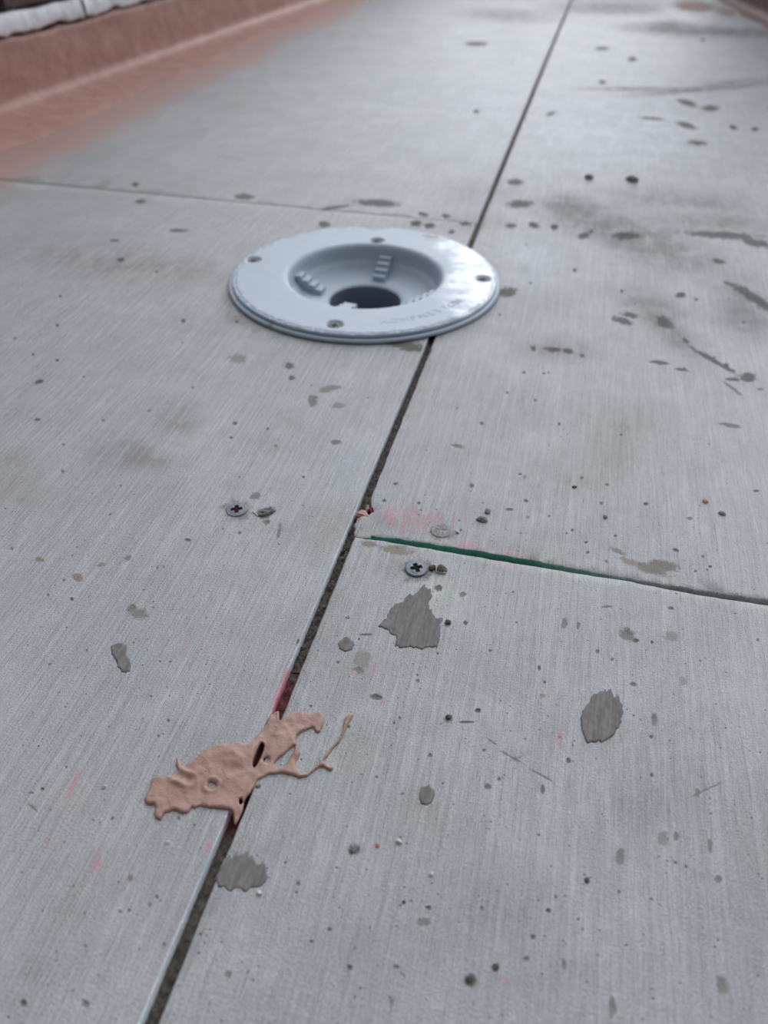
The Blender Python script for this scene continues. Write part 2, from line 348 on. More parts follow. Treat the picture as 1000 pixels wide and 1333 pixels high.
# px, py, half width, half height, angle, colour, pit depth in mm
CR = [(308,666,19,14,0,(.24,.23,.22),0),(542,743,19,15,0,(.22,.21,.20),.2),(574,692,17,11,0,(.27,.26,.255),0),(905,8,28,8,5,(.36,.24,.21),0),(945,16,14,5,8,(.38,.28,.25),0),(671,237,10,4.5,0,DG,0),(678,266,16,5.5,0,DG,0),(493,264,29,5,3,DG,0),(318,256,13,4,0,OL,0),(176,240,5,3,0,DK,.8),(183,262,7,3,0,DG,.3),
 (233,300,13,2.5,0,DG,0),(422,292,8,4,0,DG,0),(541,291,8,4,0,DK,.5),(560,294,7,4,0,DK,.5),(551,279,8,3,10,DG,0),(588,302,5,3,0,DG,.3),(606,291,7,2.5,0,DG,0),(581,281,6,3,0,DG,0),
 (437,270,22,2.5,-8,DG,0),(620,57,15,3,0,DG,0),(784,63,9,2.5,0,DG,0),(823,77,6,3,0,DK,.8),(784,107,5,2.5,0,DG,.5),(717,148,7,2.5,-20,DG,0),(620,145,4,2.5,0,DG,0),
 (895,134,13,4,15,OL,0),(925,141,12,4,0,OL,0),(893,163,14,4,15,OL,0),(908,186,12,3.5,5,OL,0),(848,154,16,2,5,DG,0),(955,166,6,3,20,DK,.4),(983,168,5,3,0,DK,.4),(915,52,3,2,0,DG,0),
 (665,294,7,3.5,0,DG,.3),(695,293,8,4,10,DK,.4),(722,296,5,4,0,DK,.3),(760,307,8,4,-10,DG,0),(815,307,18,5.5,0,DG,0),(940,306,50,5,4,DG,0),(985,316,20,5,12,DG,0),
 (661,381,12,7,-10,(.20,.20,.165),.2),(887,384,8,3.5,0,DK,.3),(810,417,16,4.5,14,DG,0),(820,410,12,3.5,10,DG,0),(865,420,14,7,25,DG,0),(893,444,6,3,45,DG,0),
 (950,370,9,2.2,25,DG,0),(982,388,34,6,32,DG,0),(935,340,9,3,10,DG,0),(720,455,11,3.5,5,DG,0),(740,457,8,3.5,8,DG,0),(694,453,4,4,0,DG,.3),(758,463,3,3,0,DG,0),
 (860,472,14,2.5,6,DG,0),(888,481,9,2.5,6,DG,0),(945,475,4.5,3,0,DK,.6),(974,491,10,6,0,DG,.2),(955,494,10,2.5,0,DG,0),(990,507,5,2,0,DG,0),(953,554,16,3,10,DG,0),
 (930,470,40,3,30,DG,0),(953,505,18,2,38,DG,0),(682,485,2.5,1.5,0,DK,.4),(660,511,3,2,0,DK,.4),(809,566,2,2,0,DK,.4),(728,552,2,2,0,DK,.4),
 (677,617,3,2,0,DK,.4),(685,652,3,2,20,DK,.4),(663,663,5,2,0,DK,.3),(687,674,2.5,2.5,0,TAN,.3),(783,655,3,2.5,0,DK,.5),(841,656,3.5,2,0,DK,.5),(898,675,4,3,0,DG,.3),(763,706,3,1.5,0,DK,.4),
 (925,738,2.5,2,0,DK,.4),(880,716,4,2,20,DK,.4),(873,792,4,2.5,0,DG,.3),(984,639,4,1.5,0,DK,.3),(596,581,10,2.5,10,DG,.2),(627,551,3,2,0,DK,.3),(697,521,2,2,0,DK,.3),
 (822,732,20,4,18,TAN,0),(848,741,28,6.5,17,(.23,.205,.18),0),(865,737,22,7,10,(.22,.20,.175),0),(805,718,10,3,20,(.24,.22,.20),0),
 (430,506,16,4.5,-12,(.24,.24,.215),0),(407,522,6,9,15,DG,.2),(440,528,9,4,0,(.26,.26,.24),0),(437,576,7,3.5,0,(.19,.17,.15),.3),(376,476,8,4.5,0,DG,0),(310,467,12,6,0,(.29,.27,.26),0),
 (380,492,5,4,0,OL,0),(540,453,22,6,8,OL,0),(515,448,14,5,5,OL,0),(51,497,6,2.5,-10,DK,.4),(47,546,5,2.2,0,DK,.4),(74,469,2.5,1.5,0,DK,.4),(306,551,3,2.5,0,DK,.5),(301,570,3,2,10,DK,.4),(348,558,2.5,2,0,DK,.5),
 (395,621,2,1.5,0,DK,.4),(51,728,6,3,20,(.24,.20,.14),0),(101,751,7,5,25,(.25,.21,.15),0),(132,735,6,3,-20,(.26,.24,.2),0),(167,726,5,3,-20,DG,0),(93,780,3,2.5,0,DK,.4),(245,703,4,2,10,DK,.5),(150,313,6,2,0,DG,0),
 (182,799,14,8,15,(.22,.215,.205),0),(172,792,7,5,0,(.2,.19,.18),.2),(332,646,9,5,0,DG,.1),(345,668,13,6.5,-22,DK,1.5),(347,680,5,3.5,0,DG,.5),(363,692,2,11,12,DG,.4),
 (157,338,5,3,0,DK,0),(466,872,8,5,0,DG,.2),(472,858,10,12,0,(.29,.27,.25),0),(492,908,8,4,10,DK,.4),(513,941,2.5,2,0,DK,.4),(622,925,4,3,0,DK,.6),(606,940,10,1.5,0,DK,.3),
 (571,766,5,4.5,0,DK,.4),(583,811,4,4,0,DK,.3),(606,811,3,3,0,DK,.5),(476,826,9,1.5,0,DK,.3),(602,774,5,3.5,0,DG,.2),(735,811,4,8,15,DG,.3),(753,814,3,5,0,DG,.3),(817,826,11,7,25,(.2,.195,.185),.4),(828,834,4,3,0,DK,.5),(790,790,7,1.5,-5,DG,.2),
 (873,829,10,6,0,(.3,.29,.275),0),(874,792,3,2,0,DK,.4),(824,891,5,3,0,DG,.4),(849,836,2,2,0,DK,.4),(852,936,5,8,8,DG,.3),(848,959,2.5,2.5,0,DK,.4),(889,887,6,6,0,(.3,.3,.3),0),
 (635,1024,5,4,0,DK,.1),(740,990,3,4,0,DK,.4),(650,1014,3,3,0,DK,.3),(702,870,2,4,0,DK,.3),(706,906,4,3,0,TAN,0),(707,1028,3,6,0,DK,0),(808,1114,6,10,8,DG,.2),
 (462,1107,10,8,0,(.13,.13,.125),.3),(764,1146,4,4,0,DK,.8),(613,1276,8,9,0,DK,.8),(645,1259,5,5,0,DK,.6),(694,1220,4,4,0,DK,.5),(714,1186,4,4,0,DK,.3),(455,1260,4,4,0,DK,.5),
 (516,1259,4,3,0,DG,.3),(429,1210,3,3,0,DK,.4),(557,1182,4,3,0,DK,.3),(941,1282,7,14,-12,DG,.2),(797,1311,5,13,0,DG,.2),(686,1249,5,5,0,DG,.4),(753,1197,2.5,2.5,0,DK,.4),(734,1255,4,7,0,DG,.1),(510,1305,3,5,0,DG,.2),
 (552,1200,8,5,0,DG,0),(880,1088,4,5,0,DG,.2),(925,1100,3,9,0,DG,0),(863,1092,7,9,0,(.28,.27,.26),0),(935,1145,5,5,0,DG,.2),(849,1009,3,3,0,DK,.4),(560,983,3,3,0,DK,.3),
 (30,1306,5,5,0,DK,.6),(111,1307,5,6,0,DG,.4),(55,1027,2.5,2,0,DK,.5),(170,1143,4,5,20,(.25,.2,.15),0),(195,1177,3,4,0,DG,.2),(297,1268,5,5,0,DG,.3),(156,1187,3,3,0,DG,.2),(41,1050,2,10,-50,DG,.2),(168,1185,3,2,0,DK,.2),
 (388,1150,3,3,0,DK,.3),(243,1022,2,2,0,DK,.3),(335,960,2,2,0,DK,.2),(206,958,2,2,0,DK,.3),(219,938,2,2,0,DK,.3),(388,836,2,4,20,DK,.2),(440,862,2,2,0,DK,.3),
 (600,690,2,2,0,DK,.3),(516,716,24,6,8,(.28,.24,.20),0),(480,708,12,4,8,(.26,.215,.18),0),(745,690,2,2,0,DK,.3),(500,652,3,2.5,0,DK,.5),(545,655,3,2,0,DK,.4),(614,632,3,3,0,DK,.5),(515,630,3,2,0,DK,.4),(683,621,3,3,0,TAN,.2),
 (243,843,2,2,0,PK,0),(96,1020,3,20,25,PK,0),(128,1125,3,9,25,PK,0),(61,1095,2,6,20,PK,0),(487,872,2,8,5,PK,0),(462,874,4,3,0,PK,0),(497,914,6,2,0,PK,0),(730,958,2,14,3,PK,0),(658,1275,5,5,0,PK,0),(292,1085,5,8,25,PK,0),(272,1100,4,10,25,PK,0)]
rr = random.Random(11)
for i in range(46):
    x, y = rr.gauss(540, 20), rr.gauss(676, 9); CR.append((x, y, rr.uniform(.9, 1.8), rr.uniform(3, 8), 3, (.50, .31, .33), 0))
for i in range(14):
    x = rr.uniform(590, 690); y = 712+(x-590)*.16+rr.uniform(-7, 3); CR.append((x, y, rr.uniform(.8, 1.5), rr.uniform(2, 5), 3, (.50, .31, .33), 0))
CR += [(665,985,22,1.4,30,DG,.2),(706,1010,18,1.4,28,DG,.2),(640,965,10,1.2,35,DG,0),(915,1030,24,1.5,-25,DG,.1)]
for i in range(150):                  # scattered unremarkable pinholes
    x, y = rr.uniform(0, 1000), rr.uniform(300, 1333); s = rr.uniform(1.2, 2.8)
    CR.append((x, y, s, s*rr.uniform(.6, 1), rr.uniform(-40, 40), (0.2, 0.195, 0.185), .35))
# soft stains and painted shade or sheen: px, py, a, b, angle, multiply colour, strength
SF = [(330,425,45,10,25,(.78,.77,.73),1),(300,395,12,26,0,(.82,.80,.76),1),(885,18,26,6,20,(1.25,1.2,1.22),1),(478,385,200,70,0,(.93,.92,.90),1),(230,545,32,26,-10,(.78,.72,.69),1),(178,592,36,21,0,(.74,.69,.65),1),(215,600,26,10,0,(.9,.87,.85),1),(118,585,60,40,0,(.93,.92,.91),1),(160,345,90,26,8,(.88,.79,.78),1),(60,330,80,30,0,(.93,.90,.90),1),(245,350,50,16,0,(.92,.84,.82),1),(20,640,60,40,0,(.90,.86,.83),1),(10,600,45,16,0,(.87,.82,.76),1),  # leading dark tints paint the drain's contact shade, along with mossy grime
 (435,690,45,35,-20,(.93,.88,.80),1),(352,575,60,22,0,(.90,.88,.86),1),(360,545,40,14,10,(.92,.9,.86),1),(230,125,60,10,-5,(.90,.88,.92),1),(310,128,50,8,0,(.95,.94,.88),1),
 (790,292,85,26,12,(.80,.79,.77),1),(745,270,40,14,10,(.80,.79,.77),1),(870,330,90,28,14,(.85,.83,.81),1),(900,262,120,16,4,(.86,.85,.84),1),(940,290,90,12,4,(.83,.82,.80),1),(970,405,50,40,25,(.82,.80,.79),1),(850,400,60,22,20,(.84,.82,.80),1),(880,440,60,18,35,(.84,.82,.80),1),
 (725,455,55,18,5,(.90,.86,.85),1),(800,560,70,45,0,(.92,.90,.85),1),(760,620,60,40,0,(.94,.91,.86),1),(820,545,35,22,0,(.93,.91,.87),1),(660,20,70,10,3,(.86,.85,.84),1),(800,10,90,10,0,(.80,.79,.79),1),(900,40,90,10,3,(.80,.79,.79),1),(870,34,24,8,0,(.84,.85,.78),1),(970,42,50,6,3,(.75,.74,.74),1),
 (900,118,110,4,-5,(.80,.79,.79),1),(820,116,90,3.5,0,(.82,.81,.82),1),(960,108,60,6,-6,(.84,.83,.83),1),(620,250,60,20,0,(.93,.90,.88),1),(620,290,50,14,0,(.90,.86,.83),1),(660,60,30,40,0,(.97,.97,.97),1),
 (645,1180,80,55,10,(.84,.84,.84),1),(700,1260,120,50,0,(.92,.92,.92),1),(560,1060,75,45,0,(.93,.91,.87),1),(835,1050,90,45,-20,(.86,.86,.84),1),(330,1130,45,35,0,(.85,.84,.83),1),(200,1230,110,60,-30,(.93,.90,.90),1),(80,1200,80,90,-30,(.94,.94,.93),1),(470,1240,60,60,0,(.93,.93,.93),1),
 (430,850,40,50,-20,(.93,.91,.87),1),(455,985,60,40,0,(.94,.93,.88),1),(700,720,60,10,10,(.94,.90,.85),1),(545,470,30,20,0,(.93,.92,.84),1),(735,700,55,18,10,(.95,.93,.90),1),(600,540,80,60,0,(.96,.95,.92),1),(500,680,34,10,10,(.80,.86,.80),1),(520,740,40,14,5,(.92,.9,.86),1),
 (575,790,60,32,20,(1.16,1.20,1.15),1),(790,900,60,26,0,(1.10,1.13,1.14),1),(460,600,25,60,22,(1.06,1.09,1.12),1),(480,130,220,90,0,(1.10,1.11,1.14),1),(780,170,180,60,0,(1.10,1.11,1.14),1),(850,180,140,40,0,(1.06,1.07,1.08),1),(250,180,180,40,0,(1.06,1.07,1.1),1),(690,340,45,40,0,(1.08,1.1,1.14),1),  # wide far patches paint reflected sky into the board colour
 (535,676,34,14,5,(1.10,.96,.965),1),(610,708,40,6,10,(1.28,.95,.96),1),(660,730,40,4,10,(1.2,.95,.96),1),(505,668,12,16,0,(1.1,.88,.90),1),(575,765,50,22,0,(1.08,1.12,1.08),1),(225,850,50,26,-25,(1.0,.95,.96),1),(100,1030,14,45,28,(1.06,.93,.95),1),(125,1120,9,30,28,(1.06,.92,.95),1),(290,1090,22,22,25,(1.03,.94,.95),1),(370,880,12,30,22,(1.0,.93,.95),1),
 (500,1060,22,9,0,(1.04,.97,.97),1),(415,1120,20,12,0,(1.05,.96,.96),1),(1000,1090,60,70,0,(.93,.92,.88),1),(960,1250,60,70,0,(.95,.95,.95),1)]
def ell(x, y, f):
    c, s = math.cos(math.radians(f[4])), math.sin(math.radians(f[4]))
    dx, dy = x-f[0], y-f[1]
    return np.hypot((dx*c+dy*s)/f[2], (-dx*s+dy*c)/f[3])
feat_pts = []
for f in CR:
    n = 10 if max(f[2], f[3]) < 4 else 16
    c, s = math.cos(math.radians(f[4])), math.sin(math.radians(f[4]))
    for r in ((0, .5, .85, 1.15, 1.7) if n == 10 else (0, .3, .6, .8, 1, 1.25, 1.6, 2)):
        for k in range(1 if r == 0 else n):
            a = 2*math.pi*(k+.5*((r*10) % 2))/n; ex, ey = r*f[2]*math.cos(a), r*f[3]*math.sin(a)
            px, py = f[0]+ex*c-ey*s, f[1]+ex*s+ey*c
            if py > -5: feat_pts.append(g(px, py))
feat_pts = np.array(feat_pts)
base_pts = []
def gridpts(x0, x1, y0, y1, d):
    xs = np.arange(x0, x1, d); ys = np.arange(y0, y1, d); X, Y = np.meshgrid(xs, ys)
    P = np.stack([X.ravel(), Y.ravel()], 1); return P + RNG.uniform(-.3, .3, P.shape)*d
A1 = gridpts(-0.42, 0.42, 0.02, 0.9, 0.009)
A2 = gridpts(-1.3, 0.9, -0.5, 3.1, 0.03)
A2 = A2[~((A2[:, 0] > -.42) & (A2[:, 0] < .42) & (A2[:, 1] > .02) & (A2[:, 1] < .9))]
A3 = gridpts(-1.0, 0.45, 0.9, 2.4, 0.015)
base_pts = np.concatenate([A1, A2, A3])

def board_fields(V):
    X, Y = V[:, 0], V[:, 1]; n = len(V)
    px, py = to_px(X, Y); front = (X*fwd.x+Y*fwd.y-HC*fwd.z) > 0.05
    soft = np.ones((n, 3)); crisp = np.zeros(n); cc = np.tile(np.array(DG), (n, 1)).astype(float); z = np.zeros(n)
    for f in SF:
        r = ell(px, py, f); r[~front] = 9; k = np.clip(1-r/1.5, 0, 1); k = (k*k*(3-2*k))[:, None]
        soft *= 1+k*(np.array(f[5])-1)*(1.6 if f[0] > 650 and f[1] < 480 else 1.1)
    for f in CR:
        r = ell(px, py, f); r[~front] = 9; v = np.clip(1-r/2, 0, 1)
        sel = v > crisp; cc[sel] = np.array(f[5])*(.62 if f[1] < 500 and max(f[5]) < .25 else 1); crisp = np.maximum(crisp, v)
        if f[6]: z = np.minimum(z, -f[6]*.001*np.clip(1-r*r, 0, 1))
    # brushed-out pink film beyond the membrane edge
    d = membrane_dist(V)+.012*vnoise(X, Y, .05, 3)+.01*vnoise(X, Y, .02, 4)
    k = np.clip(1-d/0.12, 0, 1); k = k*k*(3-2*k)*(d > -.2)
    global FILM; FILM = k
    return soft, crisp, cc, z

# left wall frame: base line and normal towards the floor
W0 = np.array((-0.8268, 1.0704)); W1 = np.array((-0.7412, 2.1271)); WD = (W1-W0)/np.linalg.norm(W1-W0); WN = np.array((WD[1], -WD[0]))
EDGE = [(-120,262),(-60,238),(0,206),(30,195),(60,182),(85,172),(110,158),(140,147),(160,136),(178,130),(190,118),(215,108),(235,104),(258,90),(285,84),(305,72),(320,60),(345,46),(370,38),(395,30),(420,18),(440,4)]
ES = []
for q in EDGE:
    v = np.array(g(*q))-W0; ES.append((v@WD, v@WN))
ES = np.array(ES); ES = ES[np.argsort(ES[:, 0])]
def edge_D(s): return np.interp(s, ES[:, 0], ES[:, 1])
def membrane_dist(V):
    P = V-W0; s = P@WD; return P@WN-edge_D(s)

X0 = -0.09620; GAP = 0.0070; YL = 0.8106; YR = 0.3119; TH = 0.012
floor = empty('floor', (0, 0, 0), kind='structure')
tag(floor, 'grey brushed cement board floor with open joints')
drain_hole = [(DRC[0]+.112*math.cos(a), DRC[1]+.112*math.sin(a)) for a in np.linspace(0, 2*math.pi, 300, endpoint=False)]

def clip_drain(poly):
    """outline minus drain circle: outline arrives as dense loop; points inside the circle are pushed onto it"""
    return poly
def board(outer, name='cement_board', edge_paint=None):
    # cut the drain opening out of the outline by filtering triangles after meshing
    o = np.asarray(outer)
    pts = np.concatenate([base_pts, feat_pts]+[np.array([(DRC[0]+q*math.cos(a+q*40), DRC[1]+q*math.sin(a+q*40)) for a in np.linspace(0, 2*math.pi, 300, endpoint=False)]) for q in (.1100, .1145, .1172)])
    ins = inpoly(pts, o) & (polydist(pts, o) > 6e-4)
    pts = pts[ins]
    r = np.hypot(*(pts-np.array(DRC)).T); pts = pts[(r > .1138) | ((r > .1095) & (r < .1103))]
    circ = np.array([p for p in drain_hole if inpoly(np.array([p]), o)[0] and polydist(np.array([p]), o)[0] > 1e-3])
    loops_v = [Vector(p) for p in o]; n = len(o); edges = [(i, (i+1) % n) for i in range(n)]
    vs = loops_v + [Vector(p) for p in circ] + [Vector(p) for p in pts]
    vo, eo, fo, *_ = delaunay_2d_cdt(vs, edges, [], 0, 1e-6)
    V = np.array([(v.x, v.y) for v in vo]); Fc = np.array([f for f in fo if len(f) == 3]); cen = V[Fc].mean(1)
    ok = inpoly(cen, o) & (np.hypot(*(cen-np.array(DRC)).T) > .1115); Fc = Fc[ok]
    e1 = V[Fc[:, 1]]-V[Fc[:, 0]]; e2 = V[Fc[:, 2]]-V[Fc[:, 0]]
    fl = (e1[:, 0]*e2[:, 1]-e1[:, 1]*e2[:, 0]) < 0; Fc[fl] = Fc[fl][:, ::-1]
    used = np.unique(Fc); mp = -np.ones(len(V), int); mp[used] = np.arange(len(used)); V = V[used]; Fc = mp[Fc]
    soft, crisp, cc, z = board_fields(V)
    fi0 = FILM; verts = [(x, y, zz) for (x, y), zz in zip(V, z)]; faces = [tuple(f) for f in Fc]
    # worn rounded arris, then the cut edge down to the underside
    be = boundary(Fc); nxt = dict(be)
    nv = len(V); bidx = sorted({a for e_ in be for a in e_}); rows = {}
    nrm = {i: np.zeros(2) for i in bidx}
    for a, b_ in be:
        d = V[b_]-V[a]; d = d/max(np.linalg.norm(d), 1e-9); q = np.array((d[1], -d[0])); nrm[a] += q; nrm[b_] += q
    ex_soft, ex_cr, ex_cc = [], [], []
    for (dz, off) in ((-.0003, .00035), (-.0009, .0006), (-.004, .0006), (-TH, .0006)):
        for i in bidx:
            nn = nrm[i]/max(np.linalg.norm(nrm[i]), 1e-9)
            rows[(dz, i)] = len(verts); verts.append((V[i][0]+nn[0]*off, V[i][1]+nn[1]*off, z[i]+dz if dz > -.005 else dz))
            c3, cr3, cc3 = (soft[i], min(crisp[i], .3), cc[i])
            if edge_paint and dz < -.0002: 
                e_ = edge_paint(V[i], nn, dz)
                if e_ is not None: c3, cr3, cc3 = e_
            ex_soft.append(c3); ex_cr.append(cr3); ex_cc.append(cc3)
    lv = [None, -.0003, -.0009, -.004, -TH]
    for a, b_ in be:
        for q in range(4):
            A_ = (a, b_) if lv[q] is None else (rows[(lv[q], a)], rows[(lv[q], b_)])
            B_ = (rows[(lv[q+1], a)], rows[(lv[q+1], b_)])
            faces.append((A_[1], A_[0], B_[0], B_[1]))
    soft = np.concatenate([soft, np.array(ex_soft)]); crisp = np.concatenate([crisp, ex_cr]); cc = np.concatenate([cc, np.array(ex_cc)])
    return mesh_obj(name, verts, faces, M['board'], floor, attrs={'edge': (np.arange(len(soft)) >= len(fi0)).astype(float), 'film': np.concatenate([fi0, np.zeros(len(soft)-len(fi0))]), 'soft': soft, 'crisp': crisp, 'crispcol': cc})

def seg(a, b, fine=True, jit=0.0002):
    a = np.array(a, float); b = np.array(b, float); Ld = np.linalg.norm(b-a); n = max(2, int(Ld/.004)) if fine else max(2, int(Ld/.05))
    t = np.arange(n)/n; P = a+(b-a)*t[:, None]; d = (b-a)/Ld; nr = np.array((-d[1], d[0]))
    if fine: P[1:] += nr*(vnoise(t[1:]*Ld, t[1:]*0, .006, 3)*2*jit+vnoise(t[1:]*Ld, t[1:]*0, .02, 5)*2*jit)[:, None]
    return P
def xat(py_list): return None
XL, XR_, YF, YN = -1.25, 0.85, 3.1, -0.30
# left boards: right-hand edge tinted pale to paint its lit side; red marking paint where the photo shows it
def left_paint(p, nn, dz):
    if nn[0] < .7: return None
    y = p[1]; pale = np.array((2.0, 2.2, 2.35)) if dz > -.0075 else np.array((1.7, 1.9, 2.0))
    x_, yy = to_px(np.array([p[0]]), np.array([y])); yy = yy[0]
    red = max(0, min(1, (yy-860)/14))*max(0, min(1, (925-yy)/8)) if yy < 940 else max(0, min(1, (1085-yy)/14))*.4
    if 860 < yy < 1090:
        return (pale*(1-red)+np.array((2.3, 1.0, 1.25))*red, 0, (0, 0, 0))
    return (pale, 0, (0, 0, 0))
Lnear = np.concatenate([seg((XL, YN), (X0, YN), False), seg((X0, YN), (X0, YL-.0009), True, .00008), seg((X0, YL-.0009), (-.9, YL-.0014)), seg((-.9, YL-.0014), (XL, YL-.0014), False), seg((XL, YL-.0014), (XL, YN), False)])
Lfar = np.concatenate([seg((XL, YL+.0009), (-.9, YL+.0009), False), seg((-.9, YL+.0009), (X0, YL+.0009)), seg((X0, YL+.0009), (X0, YF), True, .0003), seg((X0, YF), (XL, YF), False), seg((XL, YF), (XL, YL+.0009), False)])
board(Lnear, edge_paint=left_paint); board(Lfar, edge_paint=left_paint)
XRt = X0+GAP
# right near board: straight far edge along the wide joint
gx = lambda q: g(*q)
rn_edge = [g(463, 699.6), g(500, 704.5), g(560, 714.5), g(628, 726.2), g(730, 743), g(820, 757), g(895, 772), g(1000, 788.5)]
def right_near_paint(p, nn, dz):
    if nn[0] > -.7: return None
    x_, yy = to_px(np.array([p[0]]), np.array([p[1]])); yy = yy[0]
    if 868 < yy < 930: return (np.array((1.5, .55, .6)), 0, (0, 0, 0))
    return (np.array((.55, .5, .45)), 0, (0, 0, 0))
ys = [q[1] for q in rn_edge]
pr = [np.array(q) for q in rn_edge] + [np.array((XR_, rn_edge[-1][1]))]
top = np.concatenate([seg(pr[i], pr[i+1], True, .00025) for i in range(len(pr)-1)])[::-1]
Rnear = np.concatenate([seg((XRt, YN), (XR_, YN), False), seg((XR_, YN), (XR_, rn_edge[-1][1]), False), top[:-1],
                        seg(top[-1]+np.array((0.0, 0)), (XRt+.0002, YN+.001), True, .00015)])
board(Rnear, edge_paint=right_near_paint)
# right far board: broken corner, then green painted front edge
green = [g(463, 698.4), g(478, 699.5), g(483, 696.2), g(520, 700.5), g(560, 706.5), g(628, 717), g(700, 729.5), g(760, 741), g(820, 752), g(895, 764.5), g(960, 774), g(1000, 779.5)]
corner = [g(487, 640), g(484, 655), g(487, 666), g(479, 673), g(472, 672), g(467, 678), g(463, 684), g(464.5, 687), g(461.5, 698.2)]
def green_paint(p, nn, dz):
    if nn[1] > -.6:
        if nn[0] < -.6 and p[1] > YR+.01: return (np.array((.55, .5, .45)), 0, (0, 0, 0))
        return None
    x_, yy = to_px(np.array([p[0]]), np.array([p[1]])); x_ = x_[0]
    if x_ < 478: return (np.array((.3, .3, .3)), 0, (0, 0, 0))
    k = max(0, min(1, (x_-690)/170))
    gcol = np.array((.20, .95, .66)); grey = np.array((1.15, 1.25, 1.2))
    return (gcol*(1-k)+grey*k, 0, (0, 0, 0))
pf = [np.array(q) for q in green] + [np.array((XR_, green[-1][1]))]
bot = np.concatenate([seg(pf[i], pf[i+1], True, .0005) for i in range(len(pf)-1)])
cr = np.concatenate([seg(np.array(corner[i]), np.array(corner[i+1]), True, .0003) for i in range(len(corner)-1)])
Rfar = np.concatenate([bot, seg((XR_, green[-1][1]), (XR_, YF), False), seg((XR_, YF), (XRt, YF), False), seg((XRt, YF), corner[0], True, .0003), cr])
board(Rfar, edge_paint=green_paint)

# dirt lying in the open joints, and the subfloor under everything
def strip(name, a, b, w, z, mt, parent=floor, amp=.0008):
    a = np.array(a, float); b = np.array(b, float); Ld = np.linalg.norm(b-a); d = (b-a)/Ld; nr = np.array((-d[1], d[0]))
    n = max(4, int(Ld/.0010)); n = min(n, 1100); k = 8; vs = []; fs = []
    for i in range(n+1):
        for j in range(k+1):
            p = a+d*Ld*i/n+nr*w*(j/k-.5)
            zz = z+amp*(vnoise(p[0], p[1], .0022, 4)+vnoise(p[0], p[1], .0008, 9))
            vs.append((p[0], p[1], float(zz)))
    for i in range(n):
        for j in range(k):
            q = i*(k+1)+j; fs.append((q, q+k+1, q+k+2, q+1))
    return mesh_obj(name, vs, fs, mt, parent)
xm = X0+GAP/2
yred0, yred1 = g(350, 935)[1], g(390, 868)[1]
strip('joint_dirt', (xm, -.29), (xm, yred1), .0062, -.0058, M['dirt'], amp=.0012)
strip('joint_dirt', (xm, yred1), (xm, .562), .0062, -.0052, M['dirt'], amp=.0018)
strip('joint_dirt', (xm, .73), (xm, 3.05), .0062, -.0035, M['dirt'], amp=.0008)
bm = bmesh.new(); box_bm(bm, 2.15, .875, .01, (-.2, (-.30+.575)/2, -TH-.005))
box_bm(bm, 2.15, 2.385, .01, (-.2, .715+2.385/2, -TH-.005))
box_bm(bm, 1.02, .14, .01, (-.755, .645, -TH-.005)); box_bm(bm, .97, .14, .01, (.39, .645, -TH-.005))
box_bm(bm, .19, .18, .006, (-.170, .645, -.100))
for q in ((-.2495, .645, .008, .16), (-.0885, .645, .008, .16), (-.17, .571, .17, .008), (-.17, .719, .17, .008)): box_bm(bm, q[2], q[3], .085, (q[0], q[1], -.0595))
bm_obj('subfloor', bm, M['subfloor'], floor, smooth=False)

# ------------------------------------------------------------------ left wall: core, ledge stones, bricks
wall = empty('wall_left', (W0[0], W0[1], 0), kind='structure', rz=math.atan2(WD[1], WD[0]))
tag(wall, 'dark brick wall above a whitewashed ledge on the left')
# local frame: +x along the wall (away), -y towards the floor
bm = bmesh.new(); box_bm(bm, 3.2, .10, .43, (1.0, .062, .195))
bm_obj('mortar_core', bm, M['wallmortar'], wall, smooth=False)
def rough_block(name, L_, D_, H_, material, parent, loc, seed, amp=.0012, share=None):
    if share is None:
        bm = bmesh.new(); box_bm(bm, L_, D_, H_, (0, 0, 0), .003)
        r_ = random.Random(seed)
        for v in bm.verts: v.co += Vector((r_.uniform(-amp, amp), r_.uniform(-amp, amp), r_.uniform(-amp, amp)))
        return bm_obj(name, bm, material, parent, loc, smooth=False)
    o = bpy.data.objects.new(name, share.data); C.objects.link(o); o.parent = parent; o.location = loc; return o
def rough_strip(name, s0, s1, z0, z1, y0, depth, material, parent, seed):
    n = max(8, int((s1-s0)/.008)); vs = []; fs = []; k = 6
    for i in range(n+1):
        s = s0+(s1-s0)*i/n
        zt = z1+.0035*vnoise(s, 0, .02, seed)+.002*vnoise(s, 0, .007, seed+1)
        zb = z0+.006*vnoise(s, 0, .025, seed+2)+.004*vnoise(s, 0, .008, seed+3)
        prof = [(y0+depth, zb), (y0, zb), (y0-.001+.002*vnoise(s, 3, .01, seed), zb+.004), (y0-.001+.003*vnoise(s, 7, .012, seed), (zt+zb)/2), (y0+.001, zt-.003), (y0+.004, zt), (y0+depth, zt)]
        vs += [(s, a, b) for a, b in prof]
    m_ = 7
    for i in range(n):
        for j in range(m_-1):
            q = i*m_+j; fs.append((q, q+1, q+m_+1, q+m_))
    fs.append(tuple(range(m_))); fs.append(tuple(range((n+1)*m_-1, n*m_-1, -1)))
    return mesh_obj(name, vs, fs, material, parent)
for i, (a, b) in enumerate(((-.55, -.252), (-.248, .236), (.242, .74), (.746, 1.25), (1.256, 1.76), (1.766, 2.3))):
    rough_strip('ledge_stone', a, b, .0935, .1165, -.006, .05, M['ledge'], wall, 20+i)
proto = None
for row in range(4):
    z = .1215+.0325+row*.075
    for k in range(14):
        s = -.50+k*.225+(.11 if row % 2 else 0)
        b_ = rough_block('brick', .215, .06, .065, M['brick'], wall, (s, .030+.002*((k*7+row*3) % 3-1), z), 5, share=proto)
        proto = proto or b_

